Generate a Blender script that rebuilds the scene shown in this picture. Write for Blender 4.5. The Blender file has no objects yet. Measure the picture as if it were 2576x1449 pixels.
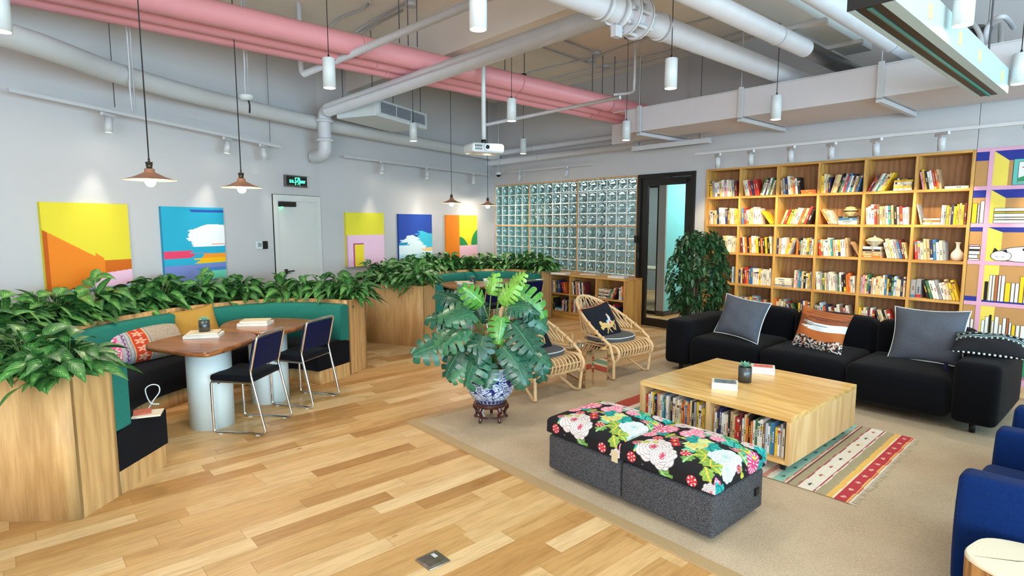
import bpy, bmesh, math, random
import numpy as np
from mathutils import Vector, Matrix
random.seed(7)
EXPO = 0.04; LS = 1.0; LP = 1.4; LB = 1.5
D = bpy.data
COL = bpy.context.scene.collection
SC = bpy.context.scene

# ---------------------------------------------------------------- camera, world, exposure
F_PX, CX, CY, CAMH = 1450.0, 1288.0, 724.5, 1.65
PITCH = math.atan(164/1450.0)
cam = D.cameras.new('camera'); camo = D.objects.new('camera', cam); COL.objects.link(camo)
cam.sensor_width = 36; cam.lens = F_PX/2576*36; cam.clip_start = .05; cam.clip_end = 200
camo.location = (0, 0, CAMH); camo.rotation_euler = (math.pi/2-PITCH, 0, 0)
SC.camera = camo
SC.view_settings.view_transform = 'Standard'; SC.view_settings.look = 'None'
SC.view_settings.gamma = 1; SC.view_settings.use_curve_mapping = False
SC.view_settings.exposure = EXPO
w = D.worlds.new('sky'); SC.world = w; w.use_nodes = True
w.node_tree.nodes['Background'].inputs[0].default_value = (.62, .82, 1, 1)
w.node_tree.nodes['Background'].inputs[1].default_value = 1.2

# room frame: t runs along the bookcase wall, k runs towards it
TR = math.radians(-48.61); CT, ST = math.cos(TR), math.sin(TR)
def rm(t, k, z=0): return Vector((t*CT-k*ST, t*ST+k*CT, z))
def tk(p): return (p[0]*CT+p[1]*ST, -p[0]*ST+p[1]*CT)
def ray(px, py):
    u, v = (px-CX)/F_PX, (py-CY)/F_PX
    return Vector((u, math.cos(PITCH)-v*math.sin(PITCH), -(math.sin(PITCH)+v*math.cos(PITCH))))
def P(px, py, z):
    d = ray(px, py); return Vector((0, 0, CAMH))+d*((z-CAMH)/d.z)
def PK(px, py, k):
    d = ray(px, py); return Vector((0, 0, CAMH))+d*(k/(-d.x*ST+d.y*CT))
def proj(p):
    x, y, z = p[0], p[1], p[2]-CAMH
    zc = y*math.cos(PITCH)-z*math.sin(PITCH); yc = y*math.sin(PITCH)+z*math.cos(PITCH)
    return (CX+F_PX*x/zc, CY-F_PX*yc/zc, zc)

def area(name, loc, target, sx, sy, power, color):
    l = D.lights.new(name, 'AREA'); l.shape = 'RECTANGLE'; l.size = sx; l.size_y = sy; l.energy = power; l.color = color
    o = D.objects.new(name, l); COL.objects.link(o); o.location = loc
    o.rotation_euler = (Vector(target)-Vector(loc)).to_track_quat('-Z', 'Y').to_euler(); return o
# daylight coming through the window wall at the right end of the room
area('window_daylight_right', rm(4.85, 2.6, 1.75), rm(1, 2.6, 2.5), 7.5, 2.6, 700*LS, (.48, .82, 1))
area('rear_window_fill', rm(2.4, -3.7, 1.8), rm(.6, .3, 4.0), 4.4, 2.6, 560*LS, (.96, .97, 1))  # rear lamp inside the window, tilted up as added fill for the ceiling

# ---------------------------------------------------------------- mesh helpers
class MB:
    def __init__(s): s.v = []; s.f = []; s.mi = []; s.sm = []; s.uv = []; s.vc = None
    def add(s, vs, fs, mi=0, smooth=False, uv=None, M=None):
        b = len(s.v)
        if M is not None: vs = [M @ Vector(v) for v in vs]
        s.v += [tuple(v) for v in vs]
        for i, f in enumerate(fs):
            s.f.append(tuple(b+j for j in f)); s.mi.append(mi); s.sm.append(smooth)
            s.uv.append([uv[j] for j in f] if uv else None)
        return s
    def box(s, x0, x1, y0, y1, z0, z1, mi=0, M=None):
        v = [(x0,y0,z0),(x1,y0,z0),(x1,y1,z0),(x0,y1,z0),(x0,y0,z1),(x1,y0,z1),(x1,y1,z1),(x0,y1,z1)]
        return s.add(v, [(0,3,2,1),(4,5,6,7),(0,1,5,4),(1,2,6,5),(2,3,7,6),(3,0,4,7)], mi, False, None, M)
    def cyl(s, x, y, z0, z1, r0, r1=None, n=24, mi=0, M=None, caps=True):
        r1 = r0 if r1 is None else r1
        v = [(x+r*math.cos(2*math.pi*i/n), y+r*math.sin(2*math.pi*i/n), z) for r, z in ((r0,z0),(r1,z1)) for i in range(n)]
        s.add(v, [(i,(i+1)%n,n+(i+1)%n,n+i) for i in range(n)], mi, True, None, M)
        if caps: s.add(v, [tuple(range(n-1,-1,-1)), tuple(range(n,2*n))], mi, False, None, M)
        return s
    def lathe(s, prof, n=32, mi=0, M=None, x=0, y=0):
        v = [(x+r*math.cos(2*math.pi*i/n), y+r*math.sin(2*math.pi*i/n), z) for r, z in prof for i in range(n)]
        fs = [(j*n+i, j*n+(i+1)%n, (j+1)*n+(i+1)%n, (j+1)*n+i) for j in range(len(prof)-1) for i in range(n)]
        return s.add(v, fs, mi, True, None, M)
    def tube(s, pts, r, n=8, mi=0, closed=False, M=None, caps=True):
        pts = [Vector(p) for p in pts]
        m = len(pts); rs = r if isinstance(r, (list, tuple)) else [r]*m
        vs = []; prev = None
        for i, p in enumerate(pts):
            a = pts[(i-1) % m] if (i > 0 or closed) else p
            b = pts[(i+1) % m] if (i < m-1 or closed) else p
            d = (b-a)
            if d.length < 1e-9: d = Vector((0,0,1))
            d.normalize()
            if prev is None:
                up = Vector((0,0,1)) if abs(d.z) < .95 else Vector((1,0,0))
                e1 = d.cross(up).normalized()
            else:
                e1 = (prev-d*prev.dot(d))
                e1 = e1.normalized() if e1.length > 1e-6 else d.orthogonal().normalized()
            prev = e1; e2 = d.cross(e1)
            for j in range(n):
                a_ = 2*math.pi*j/n; vs.append(p+(e1*math.cos(a_)+e2*math.sin(a_))*rs[i])
        fs = []
        for i in range(m if closed else m-1):
            i2 = (i+1) % m
            for j in range(n): fs.append((i*n+j, i*n+(j+1)%n, i2*n+(j+1)%n, i2*n+j))
        s.add(vs, fs, mi, True, None, M)
        if caps and not closed:
            s.add(vs, [tuple(range(n)), tuple(range(m*n-1, m*n-n-1, -1))], mi, False, None, M)
        return s
    def bar(s, a, b, r, n=8, mi=0): return s.tube([a, b], r, n, mi)
    def beam(s, a, b, w, h, mi=0):      # rectangular bar between points
        a = Vector(a); b = Vector(b); d = (b-a).normalized(); up = Vector((0,0,1))
        if abs(d.z) > .95: up = Vector((1,0,0))
        e = d.cross(up).normalized()*w/2; u = e.cross(d).normalized()*h/2
        v = [a-e-u, a+e-u, a+e+u, a-e+u, b-e-u, b+e-u, b+e+u, b-e+u]
        return s.add(v, [(0,1,2,3),(7,6,5,4),(0,4,5,1),(1,5,6,2),(2,6,7,3),(3,7,4,0)], mi)
    def prism(s, poly, z0, z1, mi=0, M=None, top=None, smooth=False):
        n = len(poly); v = [(p[0],p[1],z0) for p in poly]+[(p[0],p[1],z1) for p in (top or poly)]
        s.add(v, [(i,(i+1)%n,n+(i+1)%n,n+i) for i in range(n)], mi, smooth, None, M)
        return s.add(v, [tuple(range(n-1,-1,-1)), tuple(range(n,2*n))], mi, False, None, M)
    def rbox(s, c, h, r, n=3, puff=(0,0,0), mi=0, M=None, m=2, fn=None):
        hx, hy, hz = h; r = min(r, hx*.99, hy*.99, hz*.99)
        def co(H):
            e = [-H+r*(1-math.cos(math.pi/2*i/n)) for i in range(n+1)] if n else [-H]
            e = [-H+r*(1-math.cos(math.pi/2*i/n)) for i in range(n+1)]
            k = max(1, m); mid = [(-H+r)+(2*H-2*r)*i/k for i in range(1, k)]
            return e+mid+[-q for q in e[::-1]]
        X, Y, Z = co(hx), co(hy), co(hz)
        def tf(x, y, z):
            q = Vector((max(-hx+r, min(hx-r, x)), max(-hy+r, min(hy-r, y)), max(-hz+r, min(hz-r, z))))
            d = Vector((x, y, z))-q
            # map so that points on face corners land on the rounded shape
            p = q+d.normalized()*r if d.length > 1e-9 else Vector((x, y, z))
            fx = max(0, 1-(p.x/hx)**2); fy = max(0, 1-(p.y/hy)**2); fz = max(0, 1-(p.z/hz)**2)
            p = p+Vector((puff[0]*fy*fz*(p.x/hx), puff[1]*fx*fz*(p.y/hy), puff[2]*fx*fy*(p.z/hz)))
            if fn: p = fn(p)
            return p+Vector(c)
        for (A, B, mk) in ((X,Y,lambda a,b:(a,b,hz)), (X,Y,lambda a,b:(-a,b,-hz)), (X,Z,lambda a,b:(-a,hy,b)),
                           (X,Z,lambda a,b:(a,-hy,b)), (Y,Z,lambda a,b:(hx,a,b)), (Y,Z,lambda a,b:(-hx,-a,b))):
            vs = [tf(*mk(a, b)) for b in B for a in A]; na = len(A)
            fs = [(j*na+i, j*na+i+1, (j+1)*na+i+1, (j+1)*na+i) for j in range(len(B)-1) for i in range(na-1)]
            s.add(vs, fs, mi, True, None, M)
        return s
    def grid(s, nx, ny, fn, mi=0, smooth=True, flip=False):
        vs = [fn(i/nx, j/ny) for j in range(ny+1) for i in range(nx+1)]
        uv = [(i/nx, j/ny) for j in range(ny+1) for i in range(nx+1)]
        fs = [(j*(nx+1)+i, j*(nx+1)+i+1, (j+1)*(nx+1)+i+1, (j+1)*(nx+1)+i) for j in range(ny) for i in range(nx)]
        if flip: fs = [f[::-1] for f in fs]
        return s.add(vs, fs, mi, smooth, uv)
    def mesh(s, name, merge=True):
        me = D.meshes.new(name); me.from_pydata(s.v, [], s.f); me.update()
        me.polygons.foreach_set('material_index', s.mi); me.polygons.foreach_set('use_smooth', s.sm)
        if any(u is not None for u in s.uv):
            L = me.uv_layers.new(name='UVMap'); buf = []
            for u, f in zip(s.uv, s.f):
                for q in (u if u else [(0, 0)]*len(f)): buf += [q[0], q[1]]
            L.data.foreach_set('uv', buf)
        if merge and s.vc is None:
            bm = bmesh.new(); bm.from_mesh(me); bmesh.ops.remove_doubles(bm, verts=bm.verts, dist=1e-5); bm.to_mesh(me); bm.free()
        if s.vc is not None:
            a = me.color_attributes.new('paint', 'FLOAT_COLOR', 'POINT'); a.data.foreach_set('color', np.asarray(s.vc, dtype=np.float32).ravel())
        return me
def obj(name, mb, mats, parent=None, loc=None, rz=0, bevel=0, label=None, merge=True, kind=None):
    me = mb.mesh(name, merge) if isinstance(mb, MB) else mb
    if isinstance(mb, MB):
        for m in (mats if isinstance(mats, (list, tuple)) else [mats]): me.materials.append(m)
    o = D.objects.new(name, me); COL.objects.link(o)
    if parent is not None: o.parent = parent
    if loc is not None: o.location = loc
    o.rotation_euler = (0, 0, rz)
    if bevel:
        b = o.modifiers.new('bevel', 'BEVEL'); b.width = bevel; b.segments = 2; b.limit_method = 'ANGLE'; b.angle_limit = math.radians(40)
        b.harden_normals = False
    if label: o['label'] = label
    if kind: o['kind'] = kind
    return o
def tag(o, label, cat, group=None):
    o['label'] = label; o['category'] = cat
    if group: o['group'] = group
    return o
def thing(name, label, cat, loc=(0,0,0), rz=0, group=None):
    o = D.objects.new(name, None); COL.objects.link(o); o.empty_display_size = .1
    o.location = loc; o.rotation_euler = (0, 0, rz); return tag(o, label, cat, group)
def struct(name, mb, mats, parent=None, **kw):
    o = obj(name, mb, mats, parent, **kw)
    if parent is None: o['kind'] = 'structure'
    return o
def dup(root, loc, rz=None, label=None, group=None, scale=None):
    r = root.copy(); COL.objects.link(r); r.location = loc
    if rz is not None: r.rotation_euler = (0, 0, rz)
    if scale is not None: r.scale = (scale,)*3
    if label: r['label'] = label
    if group: r['group'] = group
    for ch in list(root.children):
        c = ch.copy(); COL.objects.link(c); c.parent = r
        for g in list(ch.children):
            e = g.copy(); COL.objects.link(e); e.parent = c
    return r
def crom(pts, n=8, closed=False):
    pts = [Vector(p) for p in pts]; m = len(pts); out = []
    for i in range(m if closed else m-1):
        g = (lambda j: pts[j % m]) if closed else (lambda j: pts[max(0, min(m-1, j))])
        p0, p1, p2, p3 = g(i-1), g(i), g(i+1), g(i+2)
        for q in range(n):
            t = q/n
            out.append(.5*((2*p1)+(p2-p0)*t+(2*p0-5*p1+4*p2-p3)*t*t+(3*p1-p0-3*p2+p3)*t**3))
    if not closed: out.append(pts[-1])
    return out
def resample(pts, n):
    pts = [Vector(p) for p in pts]; L = [0]
    for a, b in zip(pts, pts[1:]): L.append(L[-1]+(b-a).length)
    out = []
    for i in range(n):
        s_ = L[-1]*i/(n-1); j = 0
        while j < len(L)-2 and L[j+1] < s_: j += 1
        f = (s_-L[j])/max(1e-9, L[j+1]-L[j]); out.append(pts[j].lerp(pts[j+1], max(0, min(1, f))))
    return out

# ---------------------------------------------------------------- materials
def lin(c):
    if isinstance(c, str):
        c = tuple(int(c[i:i+2], 16)/255 for i in (1, 3, 5))
        return tuple((x/12.92 if x <= .04045 else ((x+.055)/1.055)**2.4) for x in c)+(1,)
    return tuple(c)+((1,) if len(c) == 3 else ())
class NT:
    def __init__(s, name):
        s.m = D.materials.new(name); s.m.use_nodes = True; s.t = s.m.node_tree; s.b = s.t.nodes['Principled BSDF']
    def n(s, typ, **kw):
        x = s.t.nodes.new(typ)
        for k, v in kw.items():
            if k.startswith('i_'):
                key = k[2:]; key = int(key) if key.isdigit() else key.replace('_', ' ')
                s.link(v, x.inputs[key]) if isinstance(v, bpy.types.NodeSocket) else setattr(x.inputs[key], 'default_value', v)
            else: setattr(x, k, v)
        return x
    def link(s, a, b): s.t.links.new(a, b)
    def math(s, op, a, b=0, c=None):
        x = s.n('ShaderNodeMath', operation=op)
        for i, q in enumerate((a, b) if c is None else (a, b, c)):
            s.link(q, x.inputs[i]) if isinstance(q, bpy.types.NodeSocket) else setattr(x.inputs[i], 'default_value', q)
        return x.outputs[0]
    def ramp(s, fac, stops, interp='LINEAR'):
        r = s.n('ShaderNodeValToRGB'); s.link(fac, r.inputs[0]); r.color_ramp.interpolation = interp
        els = r.color_ramp.elements
        while len(els) < len(stops): els.new(.5)
        for e, (p, c) in zip(els, stops): e.position = p; e.color = lin(c)
        return r.outputs[0]
    def mix(s, fac, a, b, mode='MIX'):
        x = s.n('ShaderNodeMix', data_type='RGBA', blend_type=mode)
        for q, i in ((fac, 0), (a, 6), (b, 7)):
            s.link(q, x.inputs[i]) if isinstance(q, bpy.types.NodeSocket) else setattr(x.inputs[i], 'default_value', q)
        return x.outputs[2]
    def coord(s, kind='Object', scale=(1,1,1), rot=(0,0,0), loc=(0,0,0)):
        c = s.n('ShaderNodeTexCoord').outputs[kind]; mp = s.n('ShaderNodeMapping')
        s.link(c, mp.inputs[0]); mp.inputs[1].default_value = loc; mp.inputs[2].default_value = rot; mp.inputs[3].default_value = scale
        return mp.outputs[0]
    def noise(s, vec, scale, detail=2, rough=.5, dist=0):
        x = s.n('ShaderNodeTexNoise'); s.link(vec, x.inputs['Vector']); x.inputs['Scale'].default_value = scale
        x.inputs['Detail'].default_value = detail; x.inputs['Roughness'].default_value = rough; x.inputs['Distortion'].default_value = dist
        return x.outputs[0]
    def bump(s, h, strength=.2, dist=.01):
        x = s.n('ShaderNodeBump'); s.link(h, x.inputs['Height']); x.inputs['Strength'].default_value = strength; x.inputs['Distance'].default_value = dist
        s.link(x.outputs[0], s.b.inputs['Normal'])
    def base(s, c): s.link(c, s.b.inputs['Base Color']) if isinstance(c, bpy.types.NodeSocket) else setattr(s.b.inputs['Base Color'], 'default_value', lin(c))
    def set(s, **kw):
        for k, v in kw.items(): s.b.inputs[k.replace('_', ' ')].default_value = v
        return s
MATS = {}
def mat(name, c, rough=.5, metal=0, nz=.04, ns=8, bump=0, bs=200, spec=.5, coat=0, sheen=0):
    if name in MATS: return MATS[name]
    s = NT(name); s.set(Roughness=rough, Metallic=metal); s.b.inputs['Specular IOR Level'].default_value = spec
    if coat: s.b.inputs['Coat Weight'].default_value = coat
    if sheen: s.b.inputs['Sheen Weight'].default_value = sheen
    c = lin(c)
    if nz:
        v = s.coord(); f = s.noise(v, ns, 3)
        s.base(s.ramp(f, [(.3, tuple(q*(1-nz) for q in c[:3])), (.7, tuple(min(1, q*(1+nz)) for q in c[:3]))]))
    else: s.base(c)
    if bump: s.bump(s.noise(s.coord(), bs, 2), bump, .002)
    MATS[name] = s.m; return s.m
def emat(name, c, e, strength):
    if name in MATS: return MATS[name]
    s = NT(name); s.base(c); s.b.inputs['Emission Color'].default_value = lin(e); s.b.inputs['Emission Strength'].default_value = strength
    MATS[name] = s.m; return s.m
def fabric(name, c, c2=None, scale=400, rough=.9, bump=.3):
    if name in MATS: return MATS[name]
    s = NT(name); s.set(Roughness=rough); s.b.inputs['Specular IOR Level'].default_value = .12; s.b.inputs['Sheen Weight'].default_value = .04
    a = lin(c); b = lin(c2) if c2 else tuple(q*.72 for q in a[:3])
    v = s.coord(); f = s.noise(v, scale, 2, .7)
    s.base(s.ramp(f, [(.35, b), (.65, a)])); s.bump(f, bump, .001)
    MATS[name] = s.m; return s.m
def wood(name, dark, light, axis='z', scale=1.0, rough=.45, rings=1.0, coat=0, panel=0):
    if name in MATS: return MATS[name]
    s = NT(name); s.set(Roughness=rough); s.b.inputs['Coat Weight'].default_value = coat; s.b.inputs['Coat Roughness'].default_value = .15
    st = {'x': (.08, 1, 1), 'y': (1, .08, 1), 'z': (1, 1, .08)}[axis]
    v = s.coord(scale=tuple(q*scale for q in st))
    g = s.noise(v, 60, 3, .6); w_ = s.n('ShaderNodeTexWave', wave_type='RINGS', rings_direction={'x': 'X', 'y': 'Y', 'z': 'Z'}[axis])
    v2 = s.coord(scale=tuple(q*scale for q in {'x': (.18,1,1), 'y': (1,.18,1), 'z': (1,1,.18)}[axis]), loc=(.3, .1, .4))
    s.link(v2, w_.inputs[0]); w_.inputs['Scale'].default_value = 5*rings; w_.inputs['Distortion'].default_value = 9; w_.inputs['Detail'].default_value = 2; w_.inputs['Detail Scale'].default_value = 1.2
    big = s.noise(s.coord(scale=st), 3, 2)
    f = s.math('ADD', s.math('MULTIPLY', g, .55), s.math('ADD', s.math('MULTIPLY', w_.outputs['Fac'], .22), s.math('MULTIPLY', big, .3)))
    s.base(s.ramp(f, [(.35, dark), (.68, light)])); s.bump(g, .05, .001)
    MATS[name] = s.m; return s.m
def vpaint(name, rough=.8, coat=0, bump=0, bs=500, sheen=0):
    if name in MATS: return MATS[name]
    s = NT(name); s.set(Roughness=rough); a = s.n('ShaderNodeVertexColor', layer_name='paint'); s.base(a.outputs[0])
    s.b.inputs['Specular IOR Level'].default_value = .3 if not coat else .5
    if coat: s.b.inputs['Coat Weight'].default_value = coat
    if bump: s.bump(s.noise(s.coord(), bs, 2), bump, .001)
    MATS[name] = s.m; return s.m

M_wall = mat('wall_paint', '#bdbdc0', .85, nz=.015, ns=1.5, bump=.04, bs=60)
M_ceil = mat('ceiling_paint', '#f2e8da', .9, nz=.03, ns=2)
M_beam = mat('beam_paint', '#e0d8d2', .9, nz=.02, ns=2)
M_pipe = mat('white_pipe_paint', '#c3c4ca', .45, nz=.03, ns=6)
M_pink = mat('pink_pipe_paint', '#dd969e', .45, nz=.03, ns=4)
M_galv = mat('galvanised_steel', '#8b8886', .35, 1, nz=.15, ns=14)
M_white = mat('white_metal', '#ccd3d6', .35, nz=.02)
M_rail = mat('white_track_metal', '#bfc0c4', .5, nz=.02)
M_black = mat('black_metal', '#15100d', .4, nz=.1)
M_blk = mat('black_plastic', '#0a0a0b', .5, nz=.1)
M_cord = mat('dark_cord', '#2a2624', .6, nz=0)
M_wire = mat('grey_rod', '#5f6068', .5, .3, nz=.1)
M_chrome = mat('chrome', '#dfe3e6', .08, 1, nz=0)
M_copper = mat('copper_shade', '#c08a6c', .4, .2, nz=.05)
M_lamp = emat('lamp_glow', '#fff6e0', '#ffeccc', 22)
M_bulb = emat('bulb_glow', '#fff2dd', '#ffe3bb', 30)
M_oak = wood('oak_veneer', '#b5824a', '#dcb077', 'z', 1, .5)
M_oakx = wood('oak_veneer_long', '#a97a40', '#d9aa6a', 'x', 1, .4)
M_oakcase = wood('bookcase_oak', '#b07c3e', '#d6a458', 'x', 1, .55)
M_oakcasez = wood('bookcase_oak_upright', '#b07c3e', '#d6a458', 'z', 1, .55)
M_oakback = wood('bookcase_back_oak', '#8a6240', '#ab7f55', 'z', 1, .6)
M_lightoak = wood('light_oak', '#d0a05a', '#ecc681', 'x', 1, .28, coat=.3)
M_lightoakz = wood('light_oak_side', '#cba36b', '#e4c18d', 'z', 1, .4)
M_walnut = wood('walnut_top', '#6e3c1d', '#a3683a', 'x', .8, .3, coat=.4)
M_green = fabric('green_upholstery', '#2d8273', '#21645a', 300)
M_navyseat = fabric('black_seat_fabric', '#101118', '#090a0f', 300)
M_sofa = fabric('black_sofa_fabric', '#0a0b11', '#06070b', 500)
M_navy = fabric('navy_chair_fabric', '#0a1040', '#070b2c', 400)
M_blue = fabric('royal_blue_fabric', '#082a66', '#051d4a', 350)
M_felt = fabric('grey_felt', '#5c5c60', '#262629', 170, bump=.5)
M_soil = mat('dark_soil', '#1d140e', .95, nz=.4, ns=60, bump=.6, bs=60)
M_paper = mat('book_pages', '#d9cdb8', .9, nz=.06, ns=90)
M_mirror = mat('mirror_steel', '#e6d9c4', .03, 1, nz=0)
M_vase = mat('white_ceramic', '#e9e2d6', .25, nz=.03, coat=.4)
# ---------------------------------------------------------------- room shell
def floor_mat():
    s = NT('oak_plank_floor'); s.set(Roughness=.38); s.b.inputs['Specular IOR Level'].default_value = .4
    c = s.n('ShaderNodeTexCoord').outputs['Object']; sp = s.n('ShaderNodeSeparateXYZ'); s.link(c, sp.inputs[0])
    x, y = sp.outputs[0], sp.outputs[1]; W = .118
    row = s.math('FLOOR', s.math('DIVIDE', x, W))
    def wn(a, b):
        cb = s.n('ShaderNodeCombineXYZ'); s.link(a, cb.inputs[0])
        s.link(b, cb.inputs[1]) if isinstance(b, bpy.types.NodeSocket) else setattr(cb.inputs[1], 'default_value', b)
        q = s.n('ShaderNodeTexWhiteNoise', noise_dimensions='2D'); s.link(cb.outputs[0], q.inputs['Vector']); return q.outputs['Value']
    L = s.math('ADD', .62, s.math('MULTIPLY', wn(row, 3.7), .5))
    off = s.math('MULTIPLY', wn(row, 9.1), 5.0)
    q = s.math('DIVIDE', s.math('ADD', y, off), L); idx = s.math('FLOOR', q); r = wn(row, idx)
    col = s.ramp(r, [(0, '#b08048'), (.15, '#c3955c'), (.45, '#d0a66e'), (.7, '#dab37e'), (1, '#e4c494')])
    cb = s.n('ShaderNodeCombineXYZ'); s.link(s.math('ADD', x, s.math('MULTIPLY', r, 7)), cb.inputs[0]); s.link(s.math('MULTIPLY', y, .07), cb.inputs[1]); s.link(r, cb.inputs[2])
    g = s.noise(cb.outputs[0], 55, 4, .65)
    cb2 = s.n('ShaderNodeCombineXYZ'); s.link(s.math('ADD', x, s.math('MULTIPLY', r, 13)), cb2.inputs[0]); s.link(s.math('MULTIPLY', y, .16), cb2.inputs[1])
    g2 = s.noise(cb2.outputs[0], 9, 3, .6, 1.5)
    col = s.mix(1, col, s.ramp(g, [(.3, (.8, .76, .70)), (.55, (1, 1, 1)), (.8, (1.0, .98, .95))]), 'MULTIPLY')
    col = s.mix(.75, col, s.ramp(g2, [(.3, (.78, .72, .62)), (.52, (1, 1, 1)), (.75, (1.0, .97, .9))]), 'MULTIPLY')
    kn = s.n('ShaderNodeTexVoronoi'); s.link(s.coord(scale=(3.2, 1.5, 1)), kn.inputs['Vector']); kn.inputs['Scale'].default_value = 1.1
    col = s.mix(1, col, s.ramp(kn.outputs['Distance'], [(0, (.25, .15, .08)), (.022, (.45, .3, .18)), (.05, (1, 1, 1))]), 'MULTIPLY')
    fx = s.math('FRACT', s.math('DIVIDE', x, W)); fy = s.math('FRACT', q)
    ex = s.math('LESS_THAN', fx, .012); ey = s.math('LESS_THAN', fy, .0028)
    e = s.math('MAXIMUM', ex, ey)
    col = s.mix(s.math('MULTIPLY', e, .55), col, lin('#6b4521'))
    s.base(col); s.bump(s.math('SUBTRACT', g, e), .05, .001)
    return s.m
M_floor = floor_mat()
MB_ = MB()
MB_.add([(-14, -6, 0), (7, -6, 0), (7, 13, 0), (-14, 13, 0)], [(0,1,2,3)])
struct('floor', MB_, M_floor, rz=TR)
WL0, WL1, WL2 = rm(-9.25, 7.65).xy, Vector((-2.72, 8.26)), Vector((-6.14, .917))
H4 = 4.05
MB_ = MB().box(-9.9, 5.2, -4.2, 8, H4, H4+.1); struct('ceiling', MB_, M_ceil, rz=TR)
def wallseg(mb, a, b, z0, z1, th=.12, side=1):
    a = Vector(a); b = Vector(b); d = (b-a).normalized(); nn = Vector((-d.y, d.x))*th*side
    mb.prism([a, b, b+nn, a+nn] if side > 0 else [b, a, a+nn, b+nn], z0, z1)
mb = MB()
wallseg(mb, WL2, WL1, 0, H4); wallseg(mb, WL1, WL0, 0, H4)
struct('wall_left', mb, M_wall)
K0 = 7.65
mb = MB()
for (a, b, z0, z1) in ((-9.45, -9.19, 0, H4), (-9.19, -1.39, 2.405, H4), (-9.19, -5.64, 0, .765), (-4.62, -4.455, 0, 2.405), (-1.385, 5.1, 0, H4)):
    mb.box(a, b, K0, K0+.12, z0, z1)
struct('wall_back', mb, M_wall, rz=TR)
mb = MB()
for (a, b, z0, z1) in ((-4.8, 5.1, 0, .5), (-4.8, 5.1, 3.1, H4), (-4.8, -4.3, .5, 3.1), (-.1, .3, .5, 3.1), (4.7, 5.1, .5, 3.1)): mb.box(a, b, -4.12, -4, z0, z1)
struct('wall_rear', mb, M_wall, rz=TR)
mb = MB()
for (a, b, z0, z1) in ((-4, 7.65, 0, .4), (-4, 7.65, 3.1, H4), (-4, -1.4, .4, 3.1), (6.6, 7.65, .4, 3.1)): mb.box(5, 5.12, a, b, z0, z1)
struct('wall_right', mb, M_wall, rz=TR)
sg = NT('clear_pane'); sg.set(Roughness=.0); sg.b.inputs['Transmission Weight'].default_value = 1; sg.b.inputs['IOR'].default_value = 1.05
M_pane = sg.m
def window(name, horizontal, a, b, c, z0, z1, nmul):
    mb = MB(); r = .03
    def bx(p, q, z_, z__): mb.box(p, q, c-.04, c+.04, z_, z__) if horizontal else mb.box(c-.04, c+.04, p, q, z_, z__)
    bx(a, b, z0, z0+.06); bx(a, b, z1-.06, z1)
    for i in range(nmul+1):
        x = a+(b-a)*i/nmul; bx(max(a, x-r), min(b, x+r), z0+.06, z1-.06)
    f = struct(name, mb, M_black, rz=TR)
    mb = MB(); (mb.box(a, b, c-.004, c+.004, z0, z1) if horizontal else mb.box(c-.004, c+.004, a, b, z0, z1)); obj('pane', mb, M_pane, f)
window('window_2', True, -4.3, -.1, -4.06, .5, 3.1, 4); window('window_3', True, .3, 4.7, -4.06, .5, 3.1, 4); window('window_4', False, -1.4, 6.6, 5.06, .4, 3.1, 6)

# structural beam under the ceiling
mb = MB(); b0 = P(1130, 134, 3.55); bt, bk = tk(b0)
mb.box(-9.3, 5, bk, bk+.42, 3.55, H4); struct('trim_1', mb, M_beam, rz=TR, label='deep concrete ceiling beam')

# glass block window
t_edges = [(-9.19, -8.17, 5), (-8.17, -6.93, 6), (-6.93, -5.64, 6)]; z_edges = [(.79, 1.585), (1.605, 2.385)]
mb = MB()
for t in (-9.19, -8.17, -6.93, -5.655): mb.box(t-.012 if t > -9.1 else t, t+.012 if t < -5.7 else t+.015, K0-.012, K0+.1, .77, 2.405)
for z in (.772, 1.595, 2.392): mb.box(-9.178, -5.655, K0-.0121, K0+.1, z-.011, z+.011)
win = struct('window_1', mb, M_oak, rz=TR)
M_joint = mat('white_joint', '#dfe3e2', .6, nz=.02)
gb = NT('glass_block_glass'); gb.set(Roughness=.03); gb.base((.72, .88, .90)); gb.b.inputs['Transmission Weight'].default_value = 1; gb.b.inputs['IOR'].default_value = 1.45
def block(mb, x, z, w, h):
    N = 14; y0 = K0+.004
    def f(u, v):
        du, dv = (u-.5)*2, (v-.5)*2; rr = math.hypot(du, dv); e = max(abs(du), abs(dv))
        d = .0 + (.012*(e-.86)/.14 if e > .86 else 0)
        d += .010*math.exp(-((rr-.68)/.09)**2) - .012*max(0, 1-(rr/.62)**2)*(1 if rr < .62 else 0)
        return (x+u*w, y0-d+.012, z+v*h)
    mb.grid(N, N, f, smooth=True)
    mb.add([(x,y0+.012,z),(x+w,y0+.012,z),(x+w,y0+.012,z+h),(x,y0+.012,z+h),(x,y0+.08,z),(x+w,y0+.08,z),(x+w,y0+.08,z+h),(x,y0+.08,z+h)],
           [(5,4,7,6),(0,4,5,1),(1,5,6,2),(2,6,7,3),(3,7,4,0)])
for (t0, t1, nc) in t_edges:
    for (z0, z1) in z_edges:
        a, b = t0+.014, t1-.012; cw, chh = (b-a)/nc, (z1-z0)/4; jb = MB(); pb = MB()
        for i in range(nc+1): jb.box(a+i*cw-(.006 if i else 0), a+i*cw+(.006 if i < nc else 0), K0-.004, K0+.09, z0, z1)
        for j in range(5): jb.box(a, b, K0-.0041, K0+.0901, max(z0, z0+j*chh-.006), min(z1, z0+j*chh+.006))
        for i in range(nc):
            for j in range(4): block(pb, a+i*cw+.0065, z0+j*chh+.0065, cw-.013, chh-.013)
        obj('glass_block_panel', pb, gb.m, win, merge=False); obj('mortar_grid', jb, M_joint, win)

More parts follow.
